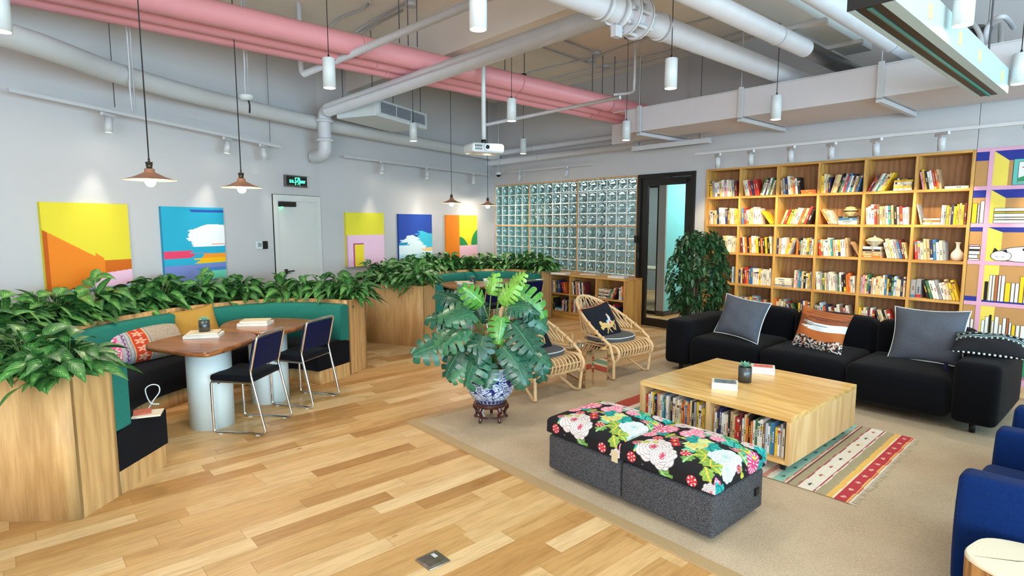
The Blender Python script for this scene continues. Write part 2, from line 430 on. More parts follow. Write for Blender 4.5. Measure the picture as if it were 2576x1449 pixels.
# black framed glass door
mb = MB()
for (a, b, z0, z1) in ((-5.635, -5.575, 0, 2.40), (-4.68, -4.622, 0, 2.40), (-5.575, -4.68, 2.34, 2.40)): mb.box(a, b, K0-.03, K0+.12, z0, z1)
door = struct('door_1', mb, M_black, rz=TR)
mb = MB()
for (a, b, z0, z1) in ((-5.572, -5.462, .012, 2.335), (-4.79, -4.683, .012, 2.335), (-5.462, -4.79, 2.225, 2.335), (-5.462, -4.79, .012, .14)): mb.box(a, b, K0+.0, K0+.05, z0, z1)
leaf = obj('door_leaf', mb, M_black, door)
mb = MB().box(-5.462, -4.79, K0+.02, K0+.028, .14, 2.225); obj('glass_pane', mb, M_pane, leaf)
mb = MB().box(-5.45, -5.41, K0-.075, K0-.05, .72, 1.78)
for z in (.85, 1.65): mb.box(-5.44, -5.42, K0-.052, K0+.0, z-.015, z+.015)
obj('pull_handle', mb, M_blk, leaf)
mb = MB()
for z in (.5, 1.55, 2.1): mb.cyl(-4.682, K0-.012, z-.05, z+.05, .012)
obj('hinge', mb, M_blk, door)
mb = MB().box(-4.98, -4.75, K0-.05, K0-.002, 2.25, 2.3).beam((-4.86, K0-.04, 2.305), (-5.15, K0-.06, 2.36), .02, .008); obj('door_closer', mb, M_blk, door)
mb = MB().box(-5.66, -5.6, K0-.055, K0-.032, 1.33, 1.45); obj('access_reader', mb, M_blk, door)
mb = MB().box(-5.595, -5.585, K0-.034, K0-.03, 1.1, 1.17); obj('strike_plate', mb, M_chrome, door)

# rooms beyond the glass
M_turq = mat('turquoise_wall_paint', '#7fd0d0', .8, nz=.02, ns=1); M_grey = mat('grey_wall_paint', '#a8a8a6', .8, nz=.02)
mb = MB().box(-5.95, -5.81, 8.72, 12, 0, 2.9); struct('wall_corridor', mb, M_turq, rz=TR)
mb = MB().box(-5.96, -5.812, 8.69, 8.719, 0, 2.9); struct('wall_corridor_end', mb, M_grey, rz=TR)
mb = MB().box(-5.809, -5.795, 8.70, 12, 0, .09).box(-5.96, -5.796, 8.675, 8.689, 0, .09); struct('baseboard_corridor', mb, mat('dark_skirting', '#4a4038', .6), rz=TR)
mb = MB().box(-12, 1.2, 12, 12.1, 0, 2.9); struct('wall_far', mb, mat('far_wall_paint', '#9aa6a6', .8, nz=.1, ns=.8), rz=TR)
mb = MB().box(-12.1, -12, 7.8, 12, 0, 2.9); struct('wall_far_left', mb, M_turq, rz=TR)
mb = MB().box(1.2, 1.3, 7.8, 12, 0, 2.9); struct('wall_far_right', mb, M_grey, rz=TR)
mb = MB().box(-12, 1.3, 7.8, 12.1, 2.9, 3.0); struct('ceiling_corridor', mb, M_ceil, rz=TR)
mb = MB()
for t in (-6.0, -7.4, -8.8, -10.2): mb.box(t-.03, t+.03, 8.75, 8.8, 0, 2.9)
for z in (.03, 2.3, 2.87): mb.box(-12, -6.03, 8.75, 8.8, z-.03, z+.03)
pf = struct('window_5', mb, M_black, rz=TR); mb = MB().box(-12, -6.03, 8.77, 8.776, 0, 2.9); obj('pane', mb, M_pane, pf)
for i, t in enumerate((-5.2, -3.6)):
    l = tag(obj('downlight', MB().cyl(0, 0, -.01, .0, .05), M_lamp, None, rm(t, 9.3+i*.6, 2.897)), 'round recessed downlight in corridor ceiling seen through glass door, '+('nearer one' if i == 0 else 'further one'), 'light')
area('corridor_ceiling_light', rm(-4.9, 9.6, 2.85), rm(-4.9, 9.6, 0), 1.2, 2.2, 130*LS, (.85, .97, 1))
area('meeting_room_light', rm(-8.2, 10.4, 2.85), rm(-8.2, 10.2, 0), 4, 2, 85*LS, (.85, .97, 1))
area('left_room_light', rm(-9.6, 8.3, 2.85), rm(-9.6, 8.3, 0), 2.2, .6, 40*LS, (.8, .97, 1))
# meeting-room furniture glimpsed through the door
mb = MB().box(-.7, .7, -.35, .35, .71, .74); 
t = thing('meeting_table', 'pale meeting table glimpsed behind the glass door', 'table', rm(-7.1, 10.0, 0), TR); obj('tabletop', mb, M_paper, t)
for sx in (-1, 1):
    for sy in (-1, 1): obj('leg', MB().box(sx*.65-.02, sx*.65+.02, sy*.3-.02, sy*.3+.02, 0, .71), M_white, t)

# white flush door in the left wall
def wframe(a, b):
    a = Vector(a[:2]); b = Vector(b[:2]); d = b-a; return (a.x, a.y, 0), math.atan2(d.y, d.x), d.length
def onwall(px, py, off=0.0):
    best = None
    for A, B in ((WL2, WL1), (WL1, WL0)):
        d = B-A; nn = Vector((d.y, -d.x)).normalized(); A2 = A+nn*off; r = ray(px, py)
        den = nn.x*r.x+nn.y*r.y
        s_ = (nn.x*A2.x+nn.y*A2.y)/den; p = Vector((0,0,CAMH))+r*s_
        u = (p.xy-A2).dot(d)/d.length_squared
        if s_ > 0 and -.05 <= u <= 1.05:
            if best is None: best = p
    return best
loc, rz, L = wframe(onwall(683, 487), onwall(803, 494.5))
M_door = mat('white_door_paint', '#cfd2d0', .6, nz=.01)
mb = MB()
for (a, b, z0, z1) in ((0, .006, 0, 2.02), (L-.006, L, 0, 2.02), (0, L, 2.014, 2.02)): mb.box(a, b, -.014, .0, z0, z1)
door2 = struct('door_2', mb, M_black, loc=loc, rz=rz)
mb = MB()
for (a, b, z0, z1) in ((.006, .07, 0, 2.014), (L-.07, L-.006, 0, 2.014), (.07, L-.07, 1.935, 2.014)): mb.box(a, b, -.022, .0, z0, z1)
obj('door_casing', mb, M_door, door2)
mb = MB().box(.073, L-.12, -.012, -.001, .01, 1.932).box(L-.116, L-.073, -.006, -.001, .01, 1.932); obj('door_leaf', mb, M_door, door2)
mb = MB().box(.09, .34, -.07, -.0121, 1.86, 1.925); c_ = obj('door_closer', mb, M_blk, door2)
obj('indicator_light', MB().cyl(.13, -.04, 1.852, 1.862, .012), emat('green_led', '#20ff90', '#30ffa0', 12), c_)
obj('lever_handle', MB().cyl(.16, -.03, .98, 1.04, .02).bar((.16, -.05, 1.01), (.28, -.05, 1.01), .009), M_blk, door2)

# exit sign
p = onwall(718, 440, .03); q = onwall(770, 447, .03); zb = onwall(744, 471, .03).z; zt = onwall(744, 442, .03).z
loc, rz, L = wframe(p, q)
t = thing('exit_sign', 'black and green illuminated EXIT sign above the white door', 'sign', (loc[0], loc[1], zb), rz); hh = zt-zb
obj('panel', MB().box(0, L, -.012, .028, .02, hh-.015), M_blk, t)
obj('frame', MB().box(-.004, L+.004, -.018, .0299, 0, .02).box(-.004, L+.004, -.018, .0299, hh-.015, hh).box(-.01, -.004, -.018, .03, 0, hh), M_galv, t)
M_exit = emat('exit_green', '#30e0a0', '#48ffb8', 3.2)
def text(body, size, loc_, parent, m, name='lettering', rot=(math.pi/2, 0, 0), ext=.001, align='CENTER', bold=0):
    c = D.curves.new(name, 'FONT'); c.body = body; c.size = size; c.extrude = ext; c.align_x = align; c.align_y = 'CENTER'; c.offset = bold
    tmp = D.objects.new('tmp', c); COL.objects.link(tmp); dg = bpy.context.evaluated_depsgraph_get()
    me = D.meshes.new_from_object(tmp.evaluated_get(dg)); D.objects.remove(tmp); D.curves.remove(c)
    me.materials.clear(); me.materials.append(m); me.name = name
    o = D.objects.new(name, me); COL.objects.link(o); o.parent = parent; o.location = loc_; o.rotation_euler = rot; return o
text('EXIT', hh*.30, (L*.78, -.0135, hh*.47), t, M_exit, bold=.002)
mb = MB(); cz = hh*.5; cx = L*.53; w_ = hh*.27
for (a, b, c, d_) in ((-w_, -w_+.009, -hh*.33, hh*.33), (w_-.009, w_, -hh*.33, hh*.33), (-w_, w_, hh*.33-.009, hh*.33)): mb.box(cx+a, cx+b, -.0145, -.0122, cz+c, cz+d_)
mb.cyl(0, 0, -.001, .001, hh*.06, n=12, M=Matrix.Translation((cx+.012, -.0135, cz+hh*.17)) @ Matrix.Rotation(math.pi/2, 4, 'X'))
for a, b in (((.008,.09),(-.01,-.02)),((-.01,-.02),(.015,-.12)),((.015,-.12),(.0,-.28)),((-.01,-.02),(-.03,-.12)),((-.03,-.12),(-.06,-.1)),((.005,.07),(.04,.0)),((.005,.07),(-.035,.03))):
    mb.beam((cx+a[0]*1.2, -.0135, cz+a[1]*hh), (cx+b[0]*1.2, -.0135, cz+b[1]*hh), .009, .003)
obj('running_figure_symbol', mb, M_exit, t)
mb = MB(); x0 = L*.15   # two block characters on the left half
for i in range(4):
    x = x0+i*L*.055; mb.box(x, x+.004, -.0145, -.0122, hh*.36, hh*.6)
    if i % 2 == 0:
        for z in (.36, .47, .58): mb.box(x, x+L*.05, -.0145, -.0122, hh*z, hh*(z+.035))
    else: mb.box(x-.004, x+L*.03, -.0145, -.0122, hh*.44, hh*.48)
obj('character_marks', mb, M_exit, t)

# thermostat and card reader
loc, rz, L = wframe(onwall(643, 609), onwall(671, 609)); z1 = onwall(650, 607).z; z0 = onwall(650, 627).z
mb = MB().box(0, L*.52, -.02, -.0005, z0, z1); o = tag(obj('thermostat', mb, M_white, None, loc, rz, bevel=.003), 'small white thermostat panel with grey screen on the wall left of the white door', 'thermostat')
obj('screen', MB().box(L*.1, L*.42, -.022, -.0201, z0+(z1-z0)*.3, z1-(z1-z0)*.2), mat('lcd_grey', '#8e979b', .3), o)
mb = MB().box(L*.56, L, -.02, -.0005, z0, z1); tag(obj('card_reader', mb, M_blk, None, loc, rz, bevel=.003), 'small black card reader beside the white thermostat', 'card reader')
loc, rz, L = wframe(onwall(633, 422), onwall(648, 424)); z1 = onwall(640, 422).z; z0 = onwall(640, 440).z
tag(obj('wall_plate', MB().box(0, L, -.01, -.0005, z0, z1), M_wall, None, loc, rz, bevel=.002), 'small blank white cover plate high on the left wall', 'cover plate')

# ---------------------------------------------------------------- painted surfaces (pattern only)
def cl(c): return np.array(lin(c)[:3])
def painted(name, nx, ny, pos, colf, m, parent=None, loc=None, rz=0, extra=None, flip=False, wrap=False):
    u, v = np.meshgrid(np.linspace(0, 1, nx+1), np.linspace(0, 1, ny+1)); rgb = colf(u.ravel(), v.ravel())
    X, Y, Z = pos(u.ravel(), v.ravel()); me = D.meshes.new(name); N = (nx+1)*(ny+1)
    me.vertices.add(N); me.vertices.foreach_set('co', np.stack([X+0*u.ravel(), Y+0*u.ravel(), Z+0*u.ravel()], 1).astype(np.float32).ravel())
    i, j = np.meshgrid(np.arange(nx), np.arange(ny)); a = (j*(nx+1)+i).ravel()
    q = np.stack([a, a+1, a+nx+2, a+nx+1], 1)
    if flip: q = q[:, ::-1]
    nf = len(q); me.loops.add(nf*4); me.loops.foreach_set('vertex_index', q.astype(np.int32).ravel())
    me.polygons.add(nf); me.polygons.foreach_set('loop_start', np.arange(0, nf*4, 4, dtype=np.int32))
    me.update(calc_edges=True); me.polygons.foreach_set('use_smooth', [True]*nf)
    at = me.color_attributes.new('paint', 'FLOAT_COLOR', 'POINT')
    at.data.foreach_set('color', np.concatenate([rgb, np.ones((N, 1))], 1).astype(np.float32).ravel())
    me.materials.append(m); me.validate(); o = D.objects.new(name, me); COL.objects.link(o)
    if parent is not None: o.parent = parent
    if loc is not None: o.location = loc
    o.rotation_euler = (0, 0, rz); return o
def put(rgb, mask, c): rgb[mask] = cl(c) if isinstance(c, str) else c
def hsh(x): return np.modf(np.abs(np.sin(x*127.1)*43758.5453))[0]
def streak(v, n, amp, seed): return (hsh(np.floor(v*n)+seed)-.5)*amp
def c1(u, v):
    r = np.tile(cl('#dccd3a'), (len(u), 1))
    dg = .70-(u-.0)*.56
    put(r, (v < dg) & (u < .68), '#e07f22'); put(r, (u > .56) & (u < .66) & (v < .43-(u-.56)*.7), '#e07f22')
    put(r, (u >= .66) & (v < .335), '#c8651a'); put(r, (u > .63) & (u < .67) & (v < .34), '#e07f22')
    put(r, (u > .5) & (v < .17+(u-.5)*.08), '#efc0da'); put(r, (v < .02), '#7fb4dc')
    put(r, (u < .05) & (v < dg), '#b7571a'); return r
def c2(u, v):
    r = np.tile(cl('#29a5c6'), (len(u), 1)); s1 = streak(v, 46, .12, 3)
    put(r, (u > .45+s1) & (v > .78) & (hsh(np.floor(v*60)) > .7) & (v > .84), '#2a53a8')
    d = ((u-.78+s1)/.42)**2+((v-.60)/.17)**2; put(r, (d < 1) & (v > .46), '#f0f2f4'); put(r, (v > .44) & (v < .49) & (u > .45+s1) & (u < .78+s1*2) & (hsh(np.floor(v*70)+5) > .4), '#f0a592')
    put(r, (v > .40) & (v < .55) & (u > .75+s1*2) & (hsh(np.floor(v*70)) > .6), '#e58a70')
    put(r, (u < .45+s1-.8*np.abs(v-.365)) & (v > .315) & (v < .415), '#e0436a'); put(r, (u < .75+s1) & (v > .365) & (v < .375), '#e0436a')
    put(r, (u > .6+s1) & (v > .30) & (v < .36), '#f0962c'); put(r, (u > .45+s1*2) & (v > .235) & (v < .305), '#f5b90e')
    put(r, (v < .22), '#7585c6'); put(r, (v < .17) & (u > .55+s1) & (v > .10), '#4a7fbe'); put(r, (v < .12) & (u > .7+s1-(.12-v)*2), '#6ed0b4'); return r
def c3(u, v):
    r = np.tile(cl('#e3d93e'), (len(u), 1)); put(r, v < .585, '#ecc3dd')
    put(r, (u > .17) & (u < .44) & (v < .43), '#b0487a'); put(r, (u > .20) & (u < .44) & (v < .41), '#efd83a'); put(r, (u < .04) & (v < .585), '#cf9fc0'); return r
def c4(u, v):
    r = np.tile(cl('#2446a0'), (len(u), 1)); s1 = streak(v, 55, .22, 9)
    put(r, v < .66-1.1*np.abs(u-.62+s1)*(u < .62)-.2*(u > .62)*(u-.62)+s1*.1, '#3fb9d6'); put(r, v < .42+.15*np.sin(u*5+s1*4), '#d9ecf3')
    put(r, (v < .42) & (v > .36) & (u < .3+s1), '#2a8fc0'); put(r, (v > .22) & (v < .3) & (u > .72+s1*.7), '#f3c58a'); put(r, v < .18, '#bcdff0'); return r
def c5(u, v):
    r = np.tile(cl('#e9d62f'), (len(u), 1)); put(r, (v < .50-.9*(u-.42)**2/.16*.5) & (u < .86), '#2c8a4a')
    put(r, ((u-1.15)/.36)**2+((v-.3)/.4)**2 < 1, '#2c8a4a'); put(r, v < .30, '#f1bccb'); put(r, u < .41, '#e8811f'); return r
paints = [((98,506),(320,515),c1,'yellow and orange abstract canvas, leftmost on the white wall','#d9c92a'), ((403.6,518),(561,524),c2,'turquoise sky canvas with white cloud and pink streak, second from left','#2d8fb5'),
          ((869,533.5),(965,537),c3,'yellow and pink canvas with a small yellow doorway, right of the white door','#d9b9cc'),
          ((1002,538),(1086,540),c4,'deep blue canvas with pale cloud between the pink and the orange canvas','#23418f'), ((1122,540.7),(1200,541.8),c5,'orange and yellow canvas with green hills, rightmost on the wall','#d97a20')]
M_canv = vpaint('canvas_paint', .85, bump=.1, bs=700)
for (a, b, fn, lab, sc_) in paints:
    pa, pb = onwall(*a, .035), onwall(*b, .035); loc, rz, L = wframe(pa, pb); zt = (pa.z+pb.z)/2; hgt = .815
    if fn is c5: L = min(L, 1.0)
    t = thing('canvas_painting', lab, 'painting', (loc[0], loc[1], zt-hgt), rz, 'abstract canvases along the left wall')
    painted('painted_front', 170, 170, lambda u, v, L=L: (u*L, 0*u-.001, v*hgt), fn, M_canv, t)
    obj('stretcher_frame', MB().box(0, L, 0, .033, 0, hgt), mat('canvas_edge_'+lab[:6].strip(), sc_, .85), t)
# ---------------------------------------------------------------- pipes, ducts and lamps overhead
def pipe(name, label, a, b, r, m, group=None, couplings=(), n=20, cat='pipe'):
    a = Vector(a); b = Vector(b); mb = MB().tube([a, b], r, n)
    for f in couplings:
        c = a.lerp(b, f); d = (b-a).normalized(); mb.tube([c-d*.012, c+d*.012], r*1.06, n)
    return tag(obj(name, mb, m), label, cat, group)
def tkz(px, py, z): return tk(P(px, py, z))
# three pink pipes side by side, running towards the bookcase wall
for t_, z_, r_, lab in ((-5.47, 3.42, .105, 'thick pink painted pipe, topmost of the three pink pipes'), (-5.74, 3.38, .07, 'pink painted pipe, middle one of the three pink pipes'), (-5.93, 3.36, .07, 'pink painted pipe, lowest in view of the three pink pipes')):
    pipe('pink_pipe', lab, rm(t_, -4+(-4.75-t_)/3.25*7.42+.35, z_+.02), rm(t_, 7.63, z_-.08), r_, M_pink, 'pink painted ceiling pipes', (.5, .72, .9))
# white cross pipe with its drop and elbow at the left wall
a = P(828, 276, 3.12); b = P(1530, 35, 3.27); dd = (Vector(b)-Vector(a)).normalized()
e0 = Vector(a)-dd*.02
mb = MB().tube([e0, Vector(b)], .085, 24)
mb.tube(crom([e0, e0-dd*.09+Vector((0,0,-.03)), e0-dd*.12+Vector((0,0,-.14)), e0-dd*.12+Vector((0,0,-.42)), e0-dd*.15+Vector((0,0,-.52)), e0-dd*.25+Vector((0,0,-.56)), e0-dd*.42+Vector((0,0,-.56))], 5), .085, 24)
for z_ in (-.13, -.38):
    mb.cyl((e0-dd*.12).x, (e0-dd*.12).y, e0.z+z_-.02, e0.z+z_+.02, .115)
cr = tag(obj('cross_pipe', mb, M_pipe), 'long white pipe crossing under the pink pipes and elbowing down at the left wall', 'pipe')
# big white main with flange, and its parallel neighbours
m0 = P(1440, -60, 3.1); m1 = P(1600, 50, 3.1); tA = tk(m1)[0]
def big(px, py, z): return tk(P(px, py, z))
tA, kA = big(1560, 30, 3.30)
main = thing('flanged_main_pipe', 'thick white pipe with a bolted flange joint, overhead at top centre', 'pipe', rm(tA, kA, 3.30), TR)
mb = MB().tube([(0, -3.9-kA, 0), (0, 7.6-kA, 0)], .1, 28)
for y in (-.22, .55): mb.tube([(0, y-.03, 0), (0, y+.03, 0)], .112, 28)
obj('pipe_run', mb, M_pipe, main)
mb = MB()
for y in (.06, .22): mb.tube([(0, y-.014, 0), (0, y+.014, 0) ], .165, 32)
fl = obj('flange', mb, M_pipe, main)
for i in range(8):
    q = 2*math.pi*i/8; obj('bolt', MB().tube([(.135*math.cos(q), -.0, .135*math.sin(q)), (.135*math.cos(q), .28, .135*math.sin(q))], .016, 6), M_pipe, fl)
obj('saddle_clamp', MB().tube([(0, -.08, 0), (0, .0, 0)], .12, 24).box(-.025, .025, -.08, 0, -.2, -.1), M_pipe, main)
tB, kB = big(1900, 62, 3.3); pipe('ceiling_pipe', 'white pipe to the right of the flanged main, metal end by the duct', rm(tB, -3.9, 3.3), rm(tB, kB+1.0, 3.3), .08, M_pipe, 'parallel white ceiling pipes', (.94,))
c_ = pipe('pipe_tail', 'bare metal pipe section resting above the long duct', rm(tB, kB+1.0, 3.3), rm(tB, 7.6, 3.3), .075, M_galv, None)
tC, kC = big(2190, 75, 3.35); pipe('ceiling_pipe', 'white pipe nearest the projection screen case', rm(tC, -3.9, 3.35), rm(tC, 7.6, 3.35), .08, M_pipe, 'parallel white ceiling pipes', (.7, .9))
tD, kD = big(2060, 80, 3.45)
mb = MB().box(-.13, .13, -3.9-kD, 7.0-kD, -.05, .14); t = thing('cable_duct', 'pale rectangular metal cable duct between two white pipes', 'duct', rm(tD, kD, 3.5), TR)
obj('duct_body', mb, M_white, t)
for y in (-.35, .55): obj('support_bracket', MB().box(-.2, .2, y-.03, y+.03, -.09, -.051), M_rail, t)
# long rectangular air duct along the bookcase wall, rounded end
def duct():
    z0, z1 = 2.855, 3.15; tl = -5.0; k0, k1 = 6.45, 7.55
    pts = [(5.0, k0), (5.0, k1)]+[(tl, k1)]+[(tl-.35-.0*math.sin(a), 0) for a in ()]
    n = 14; arc = []
    for i in range(n+1):
        a = math.pi/2*i/n; arc.append((tl-.55*math.sin(math.pi/2-a)*1.0, k1-.0 if False else 0))
    poly = [(5.0, k0)]+[(5.0, k1)]+[(tl-.45, k1)]+[(tl-.45-.38*math.sin(math.pi/2*i/n), k1-(1-math.cos(math.pi/2*i/n))*.35) for i in range(1, n+1)]
    poly += [(tl-.83+.83*math.sin(math.pi/2*i/n), k1-.35-(k1-.35-k0)*(1-math.cos(math.pi/2*i/n))) for i in range(1, n+1)]
    t = thing('air_duct', 'long white rectangular air duct with rounded end above the bookcase', 'duct', rm(0, 0, 0), TR)
    obj('duct_body', MB().prism(poly, z0, z1), mat('duct_paint', '#c9c6cb', .7, nz=.02, ns=3), t)
    mb = MB().box(-5.2, 5, k0-.012, k0+.01, z1, z1+.012); obj('top_flange', mb, M_rail, t)
    for x in (-4.75, -3.35, -1.95, -.25, 1.3):
        mb = MB().box(x-.025, x+.025, k0-.04, k0-.013, z0-.03, z1+.03).box(x-.025, x+.025, k0-.04, k1+.05, z0-.055, z0-.012).box(x-.025, x+.025, k1+.012, k1+.04, z0-.03, z1+.03)
        mb.bar((x, k0-.027, z1), (x, k0-.027, H4), .006, 6).bar((x, k1+.027, z1), (x, k1+.027, H4), .006, 6)
        obj('hanger_bracket', mb, M_rail, t)
duct()
# wall pipes
pts = [onwall(-60, 52, .14)] if False else []
zz = 2.98
wp = [P(17, 88, zz)+Vector((-.5, -1.6, 0)), P(17, 88, zz), P(290, 183, zz), P(494, 241, zz), P(640, 275, zz), P(788, 308, zz)]
wp2 = []
for A, B in ((WL1, WL0),):
    nn = Vector(((B-A).y, -(B-A).x)).normalized()*.16
    wp2 = [Vector((*(A.lerp(B, f)+nn), zz)) for f in (.0, .3, .6, .97)]
pipe_pts = crom(wp, 5)+wp2[1:]
mb = MB().tube(pipe_pts, .09, 20); tag(obj('wall_pipe', mb, mat('wall_pipe_paint', '#c3c4c6', .8, nz=.02)), 'thick white lagged pipe running high along the left wall', 'pipe')
pipe('wall_pipe', 'upper white pipe high along the glass block wall', rm(-9.2, 7.5, 3.02), rm(-4.9, 7.5, 3.02), .05, M_pipe, 'pipes above the glass blocks', (.3, .6))
pipe('wall_pipe', 'lower white pipe high along the glass block wall', rm(-9.2, 7.45, 2.84), rm(-5.5, 7.45, 2.84), .06, M_pipe, 'pipes above the glass blocks', (.4,))
a = P(765, 186, 3.3); b = P(1180, 12, 3.3); d_ = Vector(b)-Vector(a)
mb = MB().tube([Vector(a), Vector(b)+d_*.1], .035, 12).tube(crom([Vector(a), Vector(a)+Vector((-.03,-.0,.05)), Vector(a)+Vector((-.03,0,.3)), Vector((a.x-.03, a.y, H4))], 4), .03, 10)
tag(obj('sprinkler_pipe', mb, M_pipe), 'thin white sprinkler pipe above the pink pipes', 'pipe')
a = P(1222, 314, 2.95); b = P(1560, 245, 2.95); tag(obj('sprinkler_pipe', MB().tube([Vector(a), Vector(b)], .02, 10), M_pipe), 'thin white pipe passing behind the projector pole', 'pipe')
a = P(1545, 238, 3.3); mb = MB().tube(crom([(a.x, a.y, 3.3), Vector(P(1588, 232, 3.3)), Vector(P(1595, 225, 3.3))+Vector((0, 0, .06)), Vector((*P(1595, 225, 3.3).xy, 3.85))], 5), .016, 10)
tag(obj('sprinkler_pipe', mb, M_pipe), 'short white bent pipe beside the thick pink pipe', 'pipe')
# conduits on the ceiling
def conduit(label, pts, z=H4-.02, r=.011):
    q = [P(x, y, z) for x, y in pts]; return tag(obj('ceiling_conduit', MB().tube(q, r, 6), M_pipe), label, 'conduit', 'thin conduits on the ceiling')
conduit('ceiling conduit bending towards the thick pink pipe', [(1110/4.83+700, 6), (1050/4.83+700, 20), (740/4.83+700, 46), (640/4.83+700, 66)])
conduit('upper of two parallel conduits by the black ceiling rose', [(1560/4.83+700, 7), (1110/4.83+700, 57), (935/4.83+700, 81)])
conduit('lower of two parallel conduits by the black ceiling rose', [(1530/4.83+700, 24), (1070/4.83+700, 74), (990/4.83+700, 84)])
conduit('long conduit sloping down left to the pink pipe', [(1700+150, 30), (1700, 68), (1510, 140), (1325, 185)])
conduit('long conduit ending at the ceiling junction box', [(1356, 116), (1480, 158), (1500, 165)])
conduit('conduit beginning above the white cross pipe', [(1415, 100), (1480, 125), (1510, 140)])
conduit('upper one of two conduits far right of the junction box', [(1920, 65), (1770, 110), (1560, 158), (1380, 200)])
conduit('lower one of two conduits far right of the junction box', [(1940, 80), (1780, 122), (1570, 170), (1400, 210)])
conduit('conduit near the corner of the ceiling behind the projector', [(1080, 214), (1160, 240), (1190, 252), (1228, 262)])
for i, (px, py, lab) in enumerate(((1034, 12, 'round white ceiling junction box above the black rose'), (1500, 135, 'round white ceiling junction box where conduits cross'), (1488, 152, 'small white ceiling box below the round one'), (1524, 168, 'white ceiling box above the far black rose'))):
    p = P(px, py, H4-.03); tag(obj('junction_box', MB().cyl(0, 0, -.05, .0, .06, n=16), M_pipe, None, (p.x, p.y, H4)), lab, 'junction box')
def rod(label, px, y0, y1, z=None, zt=H4, r=.006, m=None):
    p = P(px, y1, z); tag(obj('threaded_rod', MB().bar((0,0,0), (0,0,zt-z), r, 6), m or M_wire, None, (p.x, p.y, z)), label, 'rod', 'threaded ceiling rods')
rod('rod rising left of the black rose', 1005, 0, 108, 3.45); rod('rod rising just left of the rose cord', 1027, 0, 115, 3.45); rod('rod clamped to the thick pink pipe near the beam', 1050, 0, 118, 3.52)
rod('rod rising left of the long cylinder pendant cord', 1270, 150, 177, 3.5); rod('rod clamped to the thick pink pipe at mid length', 1319, 130, 186, 3.5)
rod('leftmost rod of three beside the far rose', 1490, 98, 230, 3.5); rod('middle rod of three beside the far rose', 1515, 92, 237, 3.5); rod('rod holding the short bent pipe', 1545, 85, 240, 3.5)
rod('thin rod down to the pipe on the left wall', 289, 10, 270, 2.75, r=.004); rod('thin rod ending at the left track', 680, 120, 358, 2.66, r=.003); rod('rod above the corner camera', 1214, 225, 330, 2.75); rod('rod down to the valve at the duct', 1805, 150, 350, 2.85, r=.005)
# strap with cable down to the left track
p = P(318, 0, 3.9)
for (px, yb, zz_, lab) in ((333, 283, 2.64, 'white cable drop with grey ties feeding the left track'), (619, 250, 2.9, 'white cable drop ending in a smoke detector')):
    q = P(px, yb, zz_); mb = MB().tube([(q.x-.004*math.sin(i), q.y+.004*math.cos(i*2), zz_+(H4-zz_)*i/12) for i in range(13)], .009, 6).bar((q.x+.03, q.y, zz_), (q.x+.03, q.y, H4), .005, 5)
    tag(obj('cable_drop', mb, M_pipe), lab, 'cable')
q = P(620, 250, 2.87); t = thing('smoke_detector', 'white round detector hanging on a cable below the pink pipes', 'detector', (q.x, q.y, 2.86)); obj('detector_body', MB().lathe([(0, .0), (.05, .0), (.07, .03), (.07, .05), (.05, .06), (0, .06)], 20), M_white, t)
obj('cable_end', MB().tube([(.02, 0, 0), (.03, 0, -.05), (.02, .01, -.12)], .008, 6), M_blk, t)

# cylinder pendants
def pendant(px, py, label, zb=2.78, r=.052, h=.245, power=34):
    p = P(px, py, zb); t = thing('cylinder_pendant', label, 'pendant lamp', (p.x, p.y, zb), 0, 'white cylinder pendants')
    obj('housing', MB().lathe([(r-.004, .001), (r, .0), (r, h-.004), (r-.004, h), (0, h)], 28), M_white, t)
    obj('lens', MB().lathe([(0, .004), (r-.004, .004), (r-.004, .0015)], 28), M_lamp, t)
    obj('cord_grip', MB().cyl(0, 0, h, h+.03, .011, .006, 10), M_blk, t)
    obj('cord', MB().bar((0, 0, h+.02), (0, 0, H4-zb-.0), .0035, 6), M_cord, t)
    rz_ = H4-zb
    obj('ceiling_rose', MB().cyl(0, 0, rz_-.05, rz_, .05, n=20), M_blk, t)
    l = D.lights.new('pendant_beam', 'SPOT'); l.energy = power*LP; l.spot_size = math.radians(100); l.spot_blend = .8; l.color = (1, .88, .74); l.shadow_soft_size = .05
    lo = D.objects.new('pendant_beam', l); COL.objects.link(lo); lo.parent = t; lo.location = (0, 0, -.02)
for a in ((1203, 75, 'large cylinder pendant at the top edge centre, before the ceiling beam'), (829, 222, 'cylinder pendant in front of the left end of the cross pipe'), (875, 387, 'cylinder pendant to the left of the air conditioner'),
          (1040, 355, 'cylinder pendant in front of the air conditioner grille'), (1287, 305, 'cylinder pendant to the upper right of the projector'), (1316, 387, 'small cylinder pendant right of the projector, above the glass blocks'),
          (1575, 353, 'cylinder pendant in front of the rounded end of the duct'), (1519, 411, 'farthest small cylinder pendant above the glass block wall right half'), (1687, 223, 'cylinder pendant below the flanged main pipe, centre right'),
          (1951, 301, 'cylinder pendant in front of the duct above the bookcase'), (2421, 65, 'large cylinder pendant at the top edge beside the black speaker'), (2562, 212, 'cylinder pendant cut by the right edge of the picture'), (4, 80, 'cylinder pendant cut by the left edge of the picture')):
    pendant(*a, zb=2.72 if a[0] in (1575, 1951) else 2.78)
